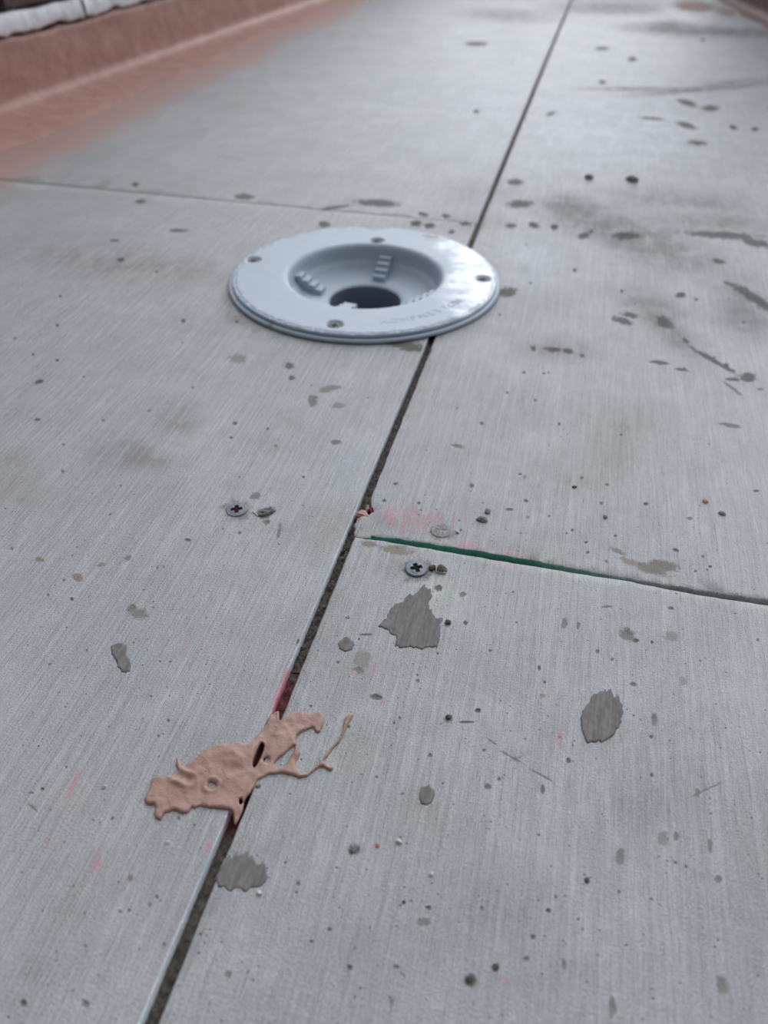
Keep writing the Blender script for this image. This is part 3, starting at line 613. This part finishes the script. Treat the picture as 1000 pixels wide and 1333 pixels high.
# membrane upstand with cove, running onto the floor
def upstand():
    vs = []; fs = []; ss = np.arange(-.5, 2.02, .012); m_ = None
    for s in ss:
        Dm = float(edge_D(s))-.012+.016*float(vnoise(s, 1, .05, 2)); Dm = max(Dm, .03)
        H = .0868+.006*float(vnoise(s, 0, .12, 4))+.004*float(vnoise(s, 0, .03, 6))
        R = .016; prof = [(Dm, .0001), (Dm-.004, .0008)]
        for t in np.linspace(.12, 1, 9): prof.append((Dm-.004+(R-(Dm-.004))*t, .0016+.0012*float(vnoise(s, t*.2, .03, 8))))
        prof[-1] = (R+.003, .0030+.003*float(vnoise(s, 2, .06, 1))+.001*float(vnoise(s, 2, .03, 1)))         # trowelled ridge at the foot
        for a in np.linspace(.1, 1, 7): prof.append((R-R*math.sin(a*math.pi/2)+.002, .003+R-R*math.cos(a*math.pi/2)))
        for t in np.linspace(.1, 1, 9): prof.append((.002+.0016*float(vnoise(s, t*.1, .022, 12)+vnoise(s, t*.1, .06, 15)), .003+R+(H-.003-R)*t))
        prof.append((-.006, H+.0005))
        m_ = len(prof); vs += [(s, -a, b) for a, b in prof]
    for i in range(len(ss)-1):
        for j in range(m_-1):
            q = i*m_+j; fs.append((q, q+m_, q+m_+1, q+1))
    return vs, fs
vs, fs = upstand()
o = mesh_obj('waterproofing_membrane', vs, fs, M['membrane'], None, (W0[0], W0[1], 0), rz=math.atan2(WD[1], WD[0]))
tag(o, 'reddish brown waterproofing membrane coved from the floor up the brick wall at top left', 'membrane')

# unseen wall added behind the viewpoint to shade the near floor
wb = empty('shade_wall_back', (-.1, -.30, 0), kind='structure'); tag(wb, 'added unseen wall behind the viewpoint that darkens the near floor')
bm = bmesh.new(); box_bm(bm, 3.4, .2, 2.3, (0, -.1, 1.138)); bm_obj('wall_core', bm, M['wallmortar'], wb, smooth=False)
wf = empty('shade_parapet', (-.2, 3.06, 0), kind='structure'); tag(wf, 'added low parapet that blocks low sky beyond the far end of the floor')  # unseen parapet added to dim the sky sheen on the farthest floor
bm = bmesh.new(); box_bm(bm, 1.9, .10, .17, (0, .05, .073)); bm_obj('wall_core', bm, M['wallmortar'], wf, smooth=False)
# right far pier with its dark red membrane
P0 = np.array(g(936, -6)); P1 = np.array((0.379, 2.3226)); pd = (P1-P0)/np.linalg.norm(P1-P0)
ang = math.atan2(pd[1], pd[0])
wr = empty('wall_right', (P0[0], P0[1], 0), kind='structure', rz=ang)
tag(wr, 'wall at the top right corner behind dark red membrane')
bm = bmesh.new(); box_bm(bm, 1.0, .12, 1.1, (.5, .065, .55)); bm_obj('wall_core', bm, M['wallmortar'], wr, smooth=False)
for row in range(2):
    for k in range(9):
        rough_block('brick', .2, .03, .065, M['brick'], wf, (-.84+k*.21+(0 if row % 2 else -.02), .002, .034+row*.075), 5, share=proto)
for row in range(8):
    for k in range(5):
        rough_block('brick', .2, .05, .065, M['brick'], wr, (.11+k*.2+(0 if row % 2 else -.01), .018, .26+row*.075), 5, share=proto)
vs = []; fs = []; ss = np.arange(-.02, 1.0, .015)
for s in ss:
    Dm = .035+.02*float(vnoise(s, 0, .08, 3))+.008*float(vnoise(s, 0, .03, 5)) + .06*math.exp(-((s-.0)/.06)**2)
    prof = [(Dm, .0002), (Dm-.004, .0012), (.02, .002)] + [(.018-.018*math.sin(a*1.57)+.003, .002+.018-.018*math.cos(a*1.57)) for a in np.linspace(.15, 1, 6)]
    prof += [(.003+.002*float(vnoise(s, t, .05, 1)), .02+.2*t) for t in np.linspace(.15, 1, 6)] + [(-.004, .221)]
    m_ = len(prof); vs += [(s, -a, b) for a, b in prof]
for i in range(len(ss)-1):
    for j in range(m_-1):
        q = i*m_+j; fs.append((q, q+m_, q+m_+1, q+1))
o = mesh_obj('waterproofing_membrane', vs, fs, M['membrane_dark'], None, (P0[0], P0[1], 0), rz=ang)
tag(o, 'dark red waterproofing membrane on the wall foot in the top right corner', 'membrane')
# ------------------------------------------------------------------ flat-lying splats (height fields on a traced outline)
def splat(name, pxpoly, pxholes, thick, wedge, step, material, label, cat, amp=0.0, ns=.004, smoothsub=2, parent=None, jag=0.0, extra=None, group=None):
    pl = catmull(pxpoly, smoothsub) if smoothsub > 1 else np.array(pxpoly, float)
    W_ = np.array([g(*q) for q in pl]); hs = [np.array([g(*q) for q in (catmull(h, 2))]) for h in pxholes]
    W_ = resample(W_, step*1.2)
    if jag:
        ctr = W_.mean(0); sy = np.clip((W_[:, 1]-ctr[1])/.004, -1, 1)
        up_ = vnoise(W_[:, 0], 0*W_[:, 0], .0009, 6)+.8*vnoise(W_[:, 0], 0*W_[:, 0], .0023, 16); dn_ = vnoise(W_[:, 0], 0*W_[:, 0], .0011, 26)+.8*vnoise(W_[:, 0], 0*W_[:, 0], .003, 36)
        W_ = W_+np.stack([jag*1.0*(vnoise(W_[:, 1], 0*W_[:, 1], .0012, 2)+vnoise(W_[:, 1], 0*W_[:, 1], .004, 12)), jag*4.2*(np.maximum(sy, 0)*up_+np.maximum(-sy, 0)*dn_*.6)], 1)
    cx, cy = W_.mean(0)
    P = gridpts(W_[:, 0].min(), W_[:, 0].max(), W_[:, 1].min(), W_[:, 1].max(), step)
    V, Fc = cdt(W_, hs, P)
    d = polydist(V, W_)
    for h in hs: d = np.minimum(d, polydist(V, h))
    k = np.clip(d/wedge, 0, 1); z = thick*np.sqrt(np.clip(1-(1-k)**2, 0, 1))
    z = z+k*amp*(vnoise(V[:, 0], V[:, 1], ns, 3)+.5*vnoise(V[:, 0], V[:, 1], ns*.4, 8))+.00005
    if extra: z = extra(V, z, k)
    vs = [(x-cx, y-cy, zz) for (x, y), zz in zip(V, z)]
    fs = [tuple(f) for f in Fc]
    n0 = len(vs); be = boundary(Fc); bi = sorted({a for e_ in be for a in e_}); mp = {b_: n0+i for i, b_ in enumerate(bi)}
    vs += [(vs[b_][0], vs[b_][1], 0.0) for b_ in bi]; fs += [(b_, a, mp[a], mp[b_]) for a, b_ in be]
    o = mesh_obj(name, vs, fs, material, parent, (cx, cy, 0))
    return tag(o, label, cat, group)
def zc(pts, ox, oy, sc): return [(ox+x/sc, oy+y/sc) for x, y in pts]
spill = zc([(572,92),(602,88),(603,122),(625,108),(650,92),(680,82),(705,88),(735,88),(765,85),(785,95),(790,120),(780,145),(765,165),(748,162),(740,150),(715,153),(695,165),(680,180),(675,200),(690,235),(690,255),(675,290),(680,315),(700,335),(720,335),(745,315),(765,300),(785,265),(815,230),(845,190),(865,150),(875,105),(890,92),(905,97),(900,115),(880,150),(855,195),(825,235),(800,270),(785,288),(800,302),(822,303),(828,315),(815,325),(795,315),(772,312),(745,328),(720,347),(690,353),(665,345),(640,340),(600,338),(570,338),(540,348),(515,365),(500,390),(490,410),(475,425),(465,445),(460,475),(450,500),(435,532),(427,540),(420,510),(413,490),(390,483),(360,482),(320,478),(280,470),(262,478),(250,478),(240,495),(215,500),(190,488),(150,495),(135,505),(122,528),(105,515),(98,495),(105,470),(88,465),(65,463),(57,440),(75,400),(90,358),(110,350),(150,352),(180,335),(196,322),(186,300),(183,283),(194,272),(206,285),(214,303),(235,295),(270,270),(305,240),(350,220),(400,212),(440,210),(475,218),(500,200),(520,175),(538,150),(556,125)], 170, 900, 3.125)
holes = [zc([(534,208),(545,222),(533,262),(516,297),(503,312),(496,297),(505,262),(521,225)], 170, 900, 3.125),
         zc([(668,224),(666,240),(650,268),(628,303),(603,312),(584,300),(598,280),(622,262),(645,240)], 170, 900, 3.125),
         zc([(553,270),(566,280),(560,294),(545,290),(541,277)], 170, 900, 3.125),
         zc([(331,372),(344,378),(345,392),(330,398),(319,390),(320,376)], 170, 900, 3.125),
         zc([(450,436),(457,448),(450,462),(442,455),(443,440)], 170, 900, 3.125)]
crater = np.array(g(170+331/3.125, 900+385/3.125)); pock = [np.array(g(170+a/3.125, 900+b/3.125)) for a, b in ((205,350),(222,360),(243,366),(190,345),(410,255),(440,270),(425,295),(395,290),(460,300))]
def spill_extra(V, z, k):
    r = np.hypot(*(V-crater).T); z = z+.0005*np.exp(-((r-.0030)/.0007)**2)*k
    for i, p in enumerate(pock):
        r = np.hypot(*(V-p).T); z = z+(-.0007 if i < 4 else .0005)*np.exp(-(r/.0022)**2)*k+(.0004*np.exp(-((r-.003)/.001)**2)*k if i < 4 else 0)
    dg = np.abs(V[:, 0]-(X0+GAP*.55)); z = z-.0011*np.exp(-(dg/.0028)**2)*k*(.5+.5*(V[:, 1] > g(330, 990)[1]))
    return np.maximum(z, .0001)
splat('membrane_spill', spill, holes, .0011, .0010, .0006, M['spill'], 'pinkish brown liquid membrane spill dried across the long floor joint', 'spill', amp=.0008, ns=.006, jag=.0003, extra=spill_extra)
# tongue of the same membrane hanging into the joint at its upper and lower end
def mort(px, label, jag=.0007, thick=.00035, sm=1, mt='mortar', group=None):
    return splat('mortar_smear', px, [], thick, .0005, .0006, M[mt], label, 'mortar smear', amp=.00022, ns=.002, smoothsub=sm, jag=jag, group=group)
mort(zc([(245,75),(260,58),(275,45),(290,60),(298,80),(285,100),(300,125),(325,140),(318,155),(322,180),(310,215),(290,215),(265,222),(240,215),(215,218),(195,213),(200,190),(180,170),(160,162),(152,155),(175,135),(185,105),(215,90),(230,78)], 420, 740, 2.083), 'largest ragged grey mortar smear, just below the pair of screw marks')
mort(zc([(730,350),(745,335),(765,322),(775,325),(790,345),(800,340),(812,355),(815,380),(812,410),(805,435),(790,450),(770,465),(745,470),(718,472),(708,455),(702,430),(700,405),(705,390),(718,372)], 420, 740, 2.083), 'oval grey mortar smear alone on the right side of the near right board')
mort([(440,838),(444,831),(452,829),(460,832),(462,839),(458,846),(450,848),(442,845)], 'small round grey mortar dab left of the largest smear, beside the long joint', .0004)
mort([(546,1036),(549,1024),(557,1021),(566,1025),(567,1034),(563,1045),(555,1049),(548,1046)], 'small grey mortar dab right of the pink spill', .0004)
mort(zc([(712,335),(722,305),(760,280),(795,272),(840,285),(860,315),(880,350),(850,380),(800,400),(750,395),(715,375),(700,352)], 0, 1000, 2.5), 'faint scratched mortar smear at the long joint below the pink spill', .0008, .0002, mt='mortar')
mort(zc([(302,812),(325,802),(345,815),(342,835),(352,850),(355,880),(340,890),(325,880),(315,858),(303,835)], 0, 450, 2.083), 'narrow dark mortar smear alone on the left board', .0004)

# ------------------------------------------------------------------ screws
def disc_field(R, zfn, n=34):
    rim = [(R*math.cos(a), R*math.sin(a)) for a in np.linspace(0, 2*math.pi, 40, endpoint=False)]
    P = gridpts(-R, R, -R, R, 2*R/n)*1.0
    V, Fc = cdt(rim, [], P); z = zfn(V); vs = [(x, y, float(q)) for (x, y), q in zip(V, z)]; fs = [tuple(f) for f in Fc]
    be = boundary(Fc); bi = sorted({a for e_ in be for a in e_}); mp = {b_: len(vs)+i for i, b_ in enumerate(bi)}
    vs += [(V[b_][0]*.96, V[b_][1]*.96, -.0012) for b_ in bi]; fs += [(b_, a, mp[a], mp[b_]) for a, b_ in be]
    return vs, fs
def cross_mask(V, R, a0):
    c, s = math.cos(a0), math.sin(a0); x = V[:, 0]*c+V[:, 1]*s; y = -V[:, 0]*s+V[:, 1]*c
    w_ = R*.15; l_ = R*.50
    arm = np.minimum(np.maximum(np.abs(x)-l_, np.abs(y)-w_), np.maximum(np.abs(x)-w_, np.abs(y)-l_))
    return np.clip(-arm/(R*.05)+.5, 0, 1)
def screw(px, py, R, h, mt, rmat, label, a0, seed, fill=0.0, group='screws in the boards', tilt=(0, 0)):
    x, y = g(px, py)
    e0 = empty('screw', (x, y, h), label, 'screw', group); e0.rotation_euler = (tilt[0], tilt[1], 0)
    def zf(V):
        r = np.hypot(*V.T)/R
        z = .00035*(1-r**2)-.0004*np.clip((r-.86)/.14, 0, 1)**2
        z -= .00012*np.exp(-((r-.72)/.07)**2)
        z += .00012*vnoise(V[:, 0], V[:, 1], .0012, seed)*(1+4*fill)
        return z-cross_mask(V, R, a0)*(.0016*(1-fill)**2.5)
    vs, fs = disc_field(R, zf); mesh_obj('head', vs, fs, mt, e0)
    # recess floor as its own dark piece
    c, s = math.cos(a0), math.sin(a0); w_, l_ = R*.17, R*.52
    pl = [(w_, w_), (w_, l_), (-w_, l_), (-w_, w_), (-l_, w_), (-l_, -w_), (-w_, -w_), (-w_, -l_), (w_, -l_), (w_, -w_), (l_, -w_), (l_, w_)]
    zz = .00018 if not fill else .0001
    vs = [(a*c-b*s, a*s+b*c, zz) for a, b in pl] + [(a*c*.6-b*s*.6, a*s*.6+b*c*.6, zz-.0005*(1-fill)**2) for a, b in pl]
    fs = [(i, (i+1) % 12, 12+(i+1) % 12, 12+i) for i in range(12)] + [tuple(range(12, 24))]
    mesh_obj('cross_recess', vs, fs, rmat, e0, smooth=False)
    bm = bmesh.new(); bmesh.ops.create_cone(bm, segments=16, radius1=R*.35, radius2=R*.9, depth=.003, cap_ends=True)
    for v in bm.verts: v.co.z -= .0026
    bm_obj('shank', bm, mt, e0)
    return e0
screw(308, 664, .0063, .0007, M['screw'], M['recess_red'], 'grey countersunk screw in the left board with a reddish cross recess', .35, 1, tilt=(.05, -.04))
screw(542, 741, .0060, .0010, M['screw'], M['recess'], 'blue-grey screw head with black cross recess just below the wide joint', .5, 2, tilt=(.04, .03))
screw(574, 691, .0060, .0004, M['screw_dusty'], M['screw_dusty'], 'cement-dusted screw head just above the green-edged joint', .1, 3, fill=.38)

# ------------------------------------------------------------------ lumps, crumbs and plugs
def lump(name, px, py, rx, ry, rz_, mt, label, cat, seed, sink=.3, rot=0.0, group=None, sub=2, parent=None, loc=None, rough=.25):
    bm = bmesh.new(); bmesh.ops.create_icosphere(bm, subdivisions=sub, radius=1); r_ = random.Random(seed)
    off = [Vector((r_.uniform(-1, 1), r_.uniform(-1, 1), r_.uniform(-1, 1))).normalized() for _ in range(7)]
    for v in bm.verts:
        n_ = v.co.normalized(); k = 1
        for o_ in off:
            d = n_.dot(o_)
            if d > .72: k -= (d-.72)*rough*2.2
        k += r_.uniform(-rough, rough)*.22
        v.co = Vector((n_.x*rx*k, n_.y*ry*k, n_.z*rz_*k))
    for v in bm.verts: v.co.z = max(v.co.z, -rz_*(1-2*sink))
    if loc is None: x, y = g(px, py); loc = (x, y, rz_*(1-2*sink))
    o = bm_obj(name, bm, mt, parent, loc, smooth=False, rz=rot)
    return tag(o, label, cat, group) if label else o
def pw(px, py, wpx):   # width in metres of wpx horizontal pixels at a floor point
    a = g(px-wpx/2, py); b = g(px+wpx/2, py); return math.hypot(a[0]-b[0], a[1]-b[1])
# torn plug right of the blue-grey screw
x, y = g(571, 741); s = pw(571, 741, 1)
e0 = empty('fastener_plug', (x, y, 0), 'torn brown fastener plug right of the blue-grey screw head', 'plug')
lump('core', 0, 0, 8.5*s, 8*s, .0018, M['brown'], None, None, 4, parent=e0, loc=(4.5*s, 0, .0006), rough=.5)
lump('core', 0, 0, 5.5*s, 6.5*s, .0015, M['brown'], None, None, 9, parent=e0, loc=(-7.5*s, -1*s, .0005), rough=.5)
lump('torn_flap', 0, 0, 1.8*s, 7*s, .0016, M['palecrumb'], None, None, 6, parent=e0, loc=(-2.3*s, -1.5*s, .0009), rot=.15, rough=.4)
lump('torn_flap', 0, 0, 8*s, 1.2*s, .0010, M['palecrumb'], None, None, 7, parent=e0, loc=(4*s, -6.6*s, .0005), rot=.08, rough=.4)
s = pw(345, 668, 1); x, y = g(345, 668)
e0 = empty('fastener_plug', (x, y, 0), 'crumbly grey plug in a gouge right of the reddish screw', 'plug')
lump('core', 0, 0, 10*s, 4.5*s, .0012, M['greycrumb'], None, None, 14, parent=e0, loc=(-1*s, 0, .0001), rot=.35, rough=.6)
lump('core', 0, 0, 4*s, 4*s, .0011, M['greycrumb'], None, None, 15, parent=e0, loc=(9*s, 6*s, .0001), rough=.6)
lump('raised_rim', 0, 0, 1.1*s, 7*s, .0007, M['palecrumb'], None, None, 16, parent=e0, loc=(-12*s, -4*s, .0002), rot=.9, rough=.3)
s = pw(628, 677, 1)
lump('crumb', 628, 677, 8.5*s, 6*s, .0016, M['greycrumb'], 'dark oval crumb of cement right of the dusted screw', 'crumb', 21, .35, group=None, rough=.3)
lump('crumb', 635, 666, 4*s, 6*s, .0012, M['greycrumb'], 'smaller dark crumb touching the back of the oval crumb', 'crumb', 22, .35)
# lumps on the far boards
for (px, py, a, lab, sd_) in ((767,232,6.5,'left one of two dark lumps on the far right board beyond the drain',31),(823,235,9,'right one of two dark lumps on the far right board beyond the drain',32),(48,132,5,'small dark lump sitting on the red membrane at top left',33)):
    s = pw(px, py, 1); o = lump('crumb', px, py, a*s, a*s*.9, a*s*.45, M['greycrumb'] if py > 200 else M['membrane_dark'], lab, 'crumb', sd_, .2)
CRUMBS = [(453,803,3,'palecrumb','tiny pale stone beside the long joint, above the round mortar dab','pebble'),
 (584,934,5,'brown','tiny brown stone between the pink spill tendril and the oval smear','pebble'),
 (919,653,5.5,'orangecrumb','flat orange chip on the far right board near the right edge','chip'),
 (940,669,5,'greycrumb','dark crumb right of the flat orange chip','crumb'),
 (748,634,3.6,'darkcrumb','tiny dark crumb on the far right board, behind the oval crumb pair','crumb'),
 (788,673,4.2,'greycrumb','small grey crumb above the wide joint, behind the brown scuff','crumb'),
 (519,1096,4.6,'palecrumb','tiny white pebble on the near board, right of the red chip','pebble'),
 (491,1101,3.6,'redcrumb','tiny orange-red chip on the near board, left of the white pebble','chip'),
 (460,1106,5,'greycrumb','dark crumb left of the tiny orange-red chip','crumb'),
 (562,1138,3.6,'palecrumb','tiny pale pebble below and right of the white pebble','pebble'),
 (526,1174,3,'darkcrumb','tiny dark crumb below the pale pebbles on the near board','crumb'),
 (583,810,4.5,'brown','brown crumb at the right rim of the largest mortar smear','crumb'),
 (764,1146,4.0,'darkcrumb','black crumb on the near board, lower right area','crumb'),
 (645,1259,4.5,'darkcrumb','black crumb at the bottom of the near board, right one of two','crumb'),
 (612,1274,6,'darkcrumb','larger black crumb at the bottom of the near board, left one of two','crumb'),
 (136,1024,3.4,'palecrumb','tiny pale pebble on the left board left of the pink spill','pebble'),
 (218,1097,3,'palecrumb','tiny pale pebble just below the left end of the pink spill','pebble'),
 (337,1163,4,'palecrumb','tiny pale pebble below the scratched mortar smear','pebble'),
 (336,1023,4,'greycrumb','small grey crumb at the lower edge of the pink spill beside the joint','crumb'),
 (418,990,2.6,'palecrumb','tiny white grain between the spill and its long tendril','pebble'),
 (596,693,3,'palecrumb','tiny white grain right of the dusted screw','pebble')]
for i, (px, py, a, mt, lab, cat) in enumerate(CRUMBS):
    s = pw(px, py, 1); flat = .35 if cat == 'chip' else (.7 if cat == 'pebble' else .42)
    lump('pebble' if cat == 'pebble' else cat, px, py, a*s, a*s*.85, a*s*flat, M[mt], lab, cat, 40+i, .25, rot=i*.9, sub=2, rough=.5)

# broken corner rubble of the far right board
x, y = g(475, 668)
e0 = empty('broken_corner', (x, y, 0), 'crumbled pink-chalked board corner where the two joints meet', 'rubble')
def rb(nm, px, py, ax, ay, az, z, mt, seed, rot=0): 
    q = g(px, py); s_ = pw(px, py, 1); lump(nm, 0, 0, ax*s_, ay*s_, az, M[mt], None, None, seed, parent=e0, loc=(q[0]-x, q[1]-y, z), rot=rot, rough=.6)
rb('pink_fragment', 473, 668, 10.5, 7.5, .0026, -.0016, 'redfibre', 61); rb('pink_fragment', 468, 676, 5.5, 5, .0024, -.0018, 'redfibre', 62); rb('pink_fragment', 478, 659, 2.5, 5, .002, -.0015, 'redfibre', 65, .3)
rb('dark_red_fibre', 484, 663, 3.2, 9, .0019, -.0004, 'darkred', 63, .35); rb('grey_fragment', 464, 681, 3, 3, .002, -.002, 'palecrumb', 64)
rb('dark_red_fibre', 482, 655, 2.6, 6, .002, -.002, 'brown', 66, -.3)
# debris in the joint near the corner
for i, (px, py, a, mt) in enumerate(((457,707,2.5,'brown'),(452,716,2.5,'greycrumb'),(444,737,2.2,'brown'),(434,754,3.2,'darkcrumb'),(437,746,2,'greycrumb'),(424,778,2.5,'greycrumb'),(420,786,2.5,'brown'),(400,818,2,'greycrumb'),(390,850,2,'brown'))):
    s = pw(px, py, 1); q = g(px, py+5)
    lump('joint_grit', 0, 0, a*s, a*s, a*s*.8, M[mt], None, None, 80+i, parent=floor, loc=(X0+GAP*(.45+.1*(i % 3-1)), q[1], -.0040), rough=.5)

# ------------------------------------------------------------------ floor drain
dr = empty('floor_drain', (DRC[0], DRC[1], 0), 'round pale blue-grey plastic floor drain with open stepped bowl, set over the joint', 'drain')
def lathe(name, prof, mt, parent, seg_=128, loc=(0, 0, 0), smooth=True, close=False):
    vs = []; fs = []; n = len(prof)
    for i in range(seg_):
        a = 2*math.pi*i/seg_; vs += [(r*math.cos(a), r*math.sin(a), z) for r, z in prof]
    for i in range(seg_):
        for j in range(n if close else n-1):
            a = i*n+j; b = i*n+(j+1) % n; c = ((i+1) % seg_)*n+(j+1) % n; d = ((i+1) % seg_)*n+j
            fs.append((a, d, c, b))
    return mesh_obj(name, vs, fs, mt, parent, loc, smooth)
def rnd(r0, z0, r1, z1, n=5):        # quarter-round between two points: up then over
    return [(r0+(r1-r0)*(1-math.cos(t*math.pi/2)), z0+(z1-z0)*math.sin(t*math.pi/2)) for t in np.linspace(0, 1, n)]
base = [(.1185, .0002), (.1200, .0010), (.1200, .0024), (.1194, .0033), (.1185, .0036), (.112, .0036), (.112, .0002)]
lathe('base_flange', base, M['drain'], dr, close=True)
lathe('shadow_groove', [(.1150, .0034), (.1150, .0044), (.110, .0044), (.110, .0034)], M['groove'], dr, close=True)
# clamp ring with four screw pockets: height field between two circles
RI, RO, ZT = .0675, .1165, .0068
SCR = [(.1065, 177.5), (.0790, 96.0), (.1045, 8.5), (.1010, -89.0)]
sp = [(r*math.cos(math.radians(a)), r*math.sin(math.radians(a))) for r, a in SCR]
outer = [(RO*math.cos(a), RO*math.sin(a)) for a in np.linspace(0, 2*math.pi, 180, endpoint=False)]
inner = [(RI*math.cos(a), RI*math.sin(a)) for a in np.linspace(0, 2*math.pi, 120, endpoint=False)]
P = [gridpts(-.12, .12, -.12, .12, .004)]
for q in sp:
    for r in np.linspace(0, .0085, 9): P.append(np.array([(q[0]+r*math.cos(a), q[1]+r*math.sin(a)) for a in np.linspace(0, 6.283, 24, endpoint=False)]))
for r in (.0681, .0688, .0697, .0708, .0722, .1125, .1132, .1138, .1144, .1152, .1158, .1162): P.append(np.array([(r*math.cos(a), r*math.sin(a)) for a in np.linspace(0.01, 6.293, 180, endpoint=False)]))
V, Fc = cdt(outer, [inner], np.concatenate(P), 1e-7)
r = np.hypot(*V.T); z = np.full(len(V), ZT)
z -= .0026*np.clip((.0722-r)/(.0722-RI), 0, 1)**2
z -= .0012*np.clip((r-.1156)/(RO-.1156), 0, 1)**2
z -= .0007*np.exp(-((r-.1138)/.0005)**2)
z += .0004*np.exp(-((r-.1128)/.0005)**2)
for q in sp:
    rq = np.hypot(V[:, 0]-q[0], V[:, 1]-q[1]); z -= .0022*np.clip((.0072-rq)/.0012, 0, 1)
vs = [(x_, y_, z_) for (x_, y_), z_ in zip(V, z)]; fs = [tuple(f) for f in Fc]
be = boundary(Fc); bi = sorted({a for e_ in be for a in e_}); n0 = len(vs); mp = {b_: n0+i for i, b_ in enumerate(bi)}
vs += [(V[b_][0], V[b_][1], .0042 if r[b_] > .09 else .001) for b_ in bi]; fs += [(b_, a, mp[a], mp[b_]) for a, b_ in be]
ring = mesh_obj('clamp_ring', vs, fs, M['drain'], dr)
M['pocketdirt'] = simple('dirty_screw_pocket', (0.13, 0.135, 0.13), 0.8, (0.26, 0.26, 0.25), 300)
for i, q in enumerate(sp):
    sc_ = empty('ring_screw', (q[0], q[1], .0046)); sc_.parent = dr
    Rr = .0046
    lathe('screw_head', [(0.0001, .0012), (.0034, .0011), (.0050, .0006), (.0060, .0002), (.0064, -.0002)], M['pocketdirt'], sc_, 24)
    bm = bmesh.new(); box_bm(bm, .0050, .0011, .0005, (0, 0, .0012)); box_bm(bm, .0011, .0050, .0005, (0, 0, .0012)); bm_obj('cross_recess', bm, M['recess'], sc_, smooth=False)
# bowl
bowl = [(.0676, .0044), (.0668, .0030), (.0660, .0), (.0652, -.0060), (.0640, -.0075), (.0628, -.0080), (.0605, -.0110), (.0570, -.0140), (.0500, -.0160), (.0400, -.0172), (.0345, -.0180), (.0325, -.0192), (.0322, -.0200)]
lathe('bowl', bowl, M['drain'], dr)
lathe('outlet_pipe', [(.0322, -.0200), (.0318, -.040), (.0315, -.085), (.030, -.087), (.0001, -.087)], M['pipe'], dr, 64)
lathe('bowl_shell', [(.0690, .0015), (.0685, -.010), (.066, -.018), (.058, -.022), (.036, -.026), (.036, -.09), (.0001, -.09)], M['groove'], dr, 64)
def step_rib(az, w_=.0115, r0=.0655, r1=.0400, drop=.0036):
    # staircase profile in (r, z), extruded sideways
    st = [(r0, -.002)]; n = 4; 
    for k in range(n):
        rr_ = r0-(r0-r1)*(k+1)/n; zt = -.0015-drop*k
        st += [(rr_+.0012, zt), (rr_, zt-.0008), (rr_, zt-drop)]
    st += [(r1, -.0178), (r0, -.0120)]
    bm = bmesh.new(); A_ = [bm.verts.new((a, -w_/2, b)) for a, b in st]; B_ = [bm.verts.new((a, w_/2, b)) for a, b in st]
    bm.faces.new(A_); bm.faces.new(B_[::-1])
    for i in range(len(st)): j = (i+1) % len(st); bm.faces.new((A_[j], A_[i], B_[i], B_[j]))
    bm_obj('step_rib', bm, M['drain'], dr, smooth=False, rz=math.radians(az))
for az in (86, 176, -6): step_rib(az)
step_rib(-98, r1=.031, drop=.0020)
# moulded lettering along the ring
word = 'HOMPNEYTON'
for i, ch in enumerate(word):
    if ch == ' ': continue
    az = -66+i*4.9; fc = bpy.data.curves.new('letter', 'FONT'); fc.body = ch; fc.size = .0105; fc.extrude = .0002; fc.align_x = 'CENTER'; fc.align_y = 'CENTER'; fc.resolution_u = 2
    to = bpy.data.objects.new('tmp', fc); C.objects.link(to); dg = bpy.context.evaluated_depsgraph_get()
    me = bpy.data.meshes.new_from_object(to.evaluated_get(dg)); bpy.data.objects.remove(to)
    me.materials.append(M['text']); lo = bpy.data.objects.new('letter', me); C.objects.link(lo); lo.parent = dr
    a = math.radians(az); lo.location = (.096*math.cos(a), .096*math.sin(a), ZT+.00005); lo.rotation_euler.z = a+math.pi/2
# bit of blue plastic flash on the front rim
q = g(371, 434); lump('plastic_flash', 0, 0, .002, .0016, .002, M['greenbit'], None, None, 90, parent=dr, loc=(q[0]-DRC[0], q[1]-DRC[1]-.001, .0015))
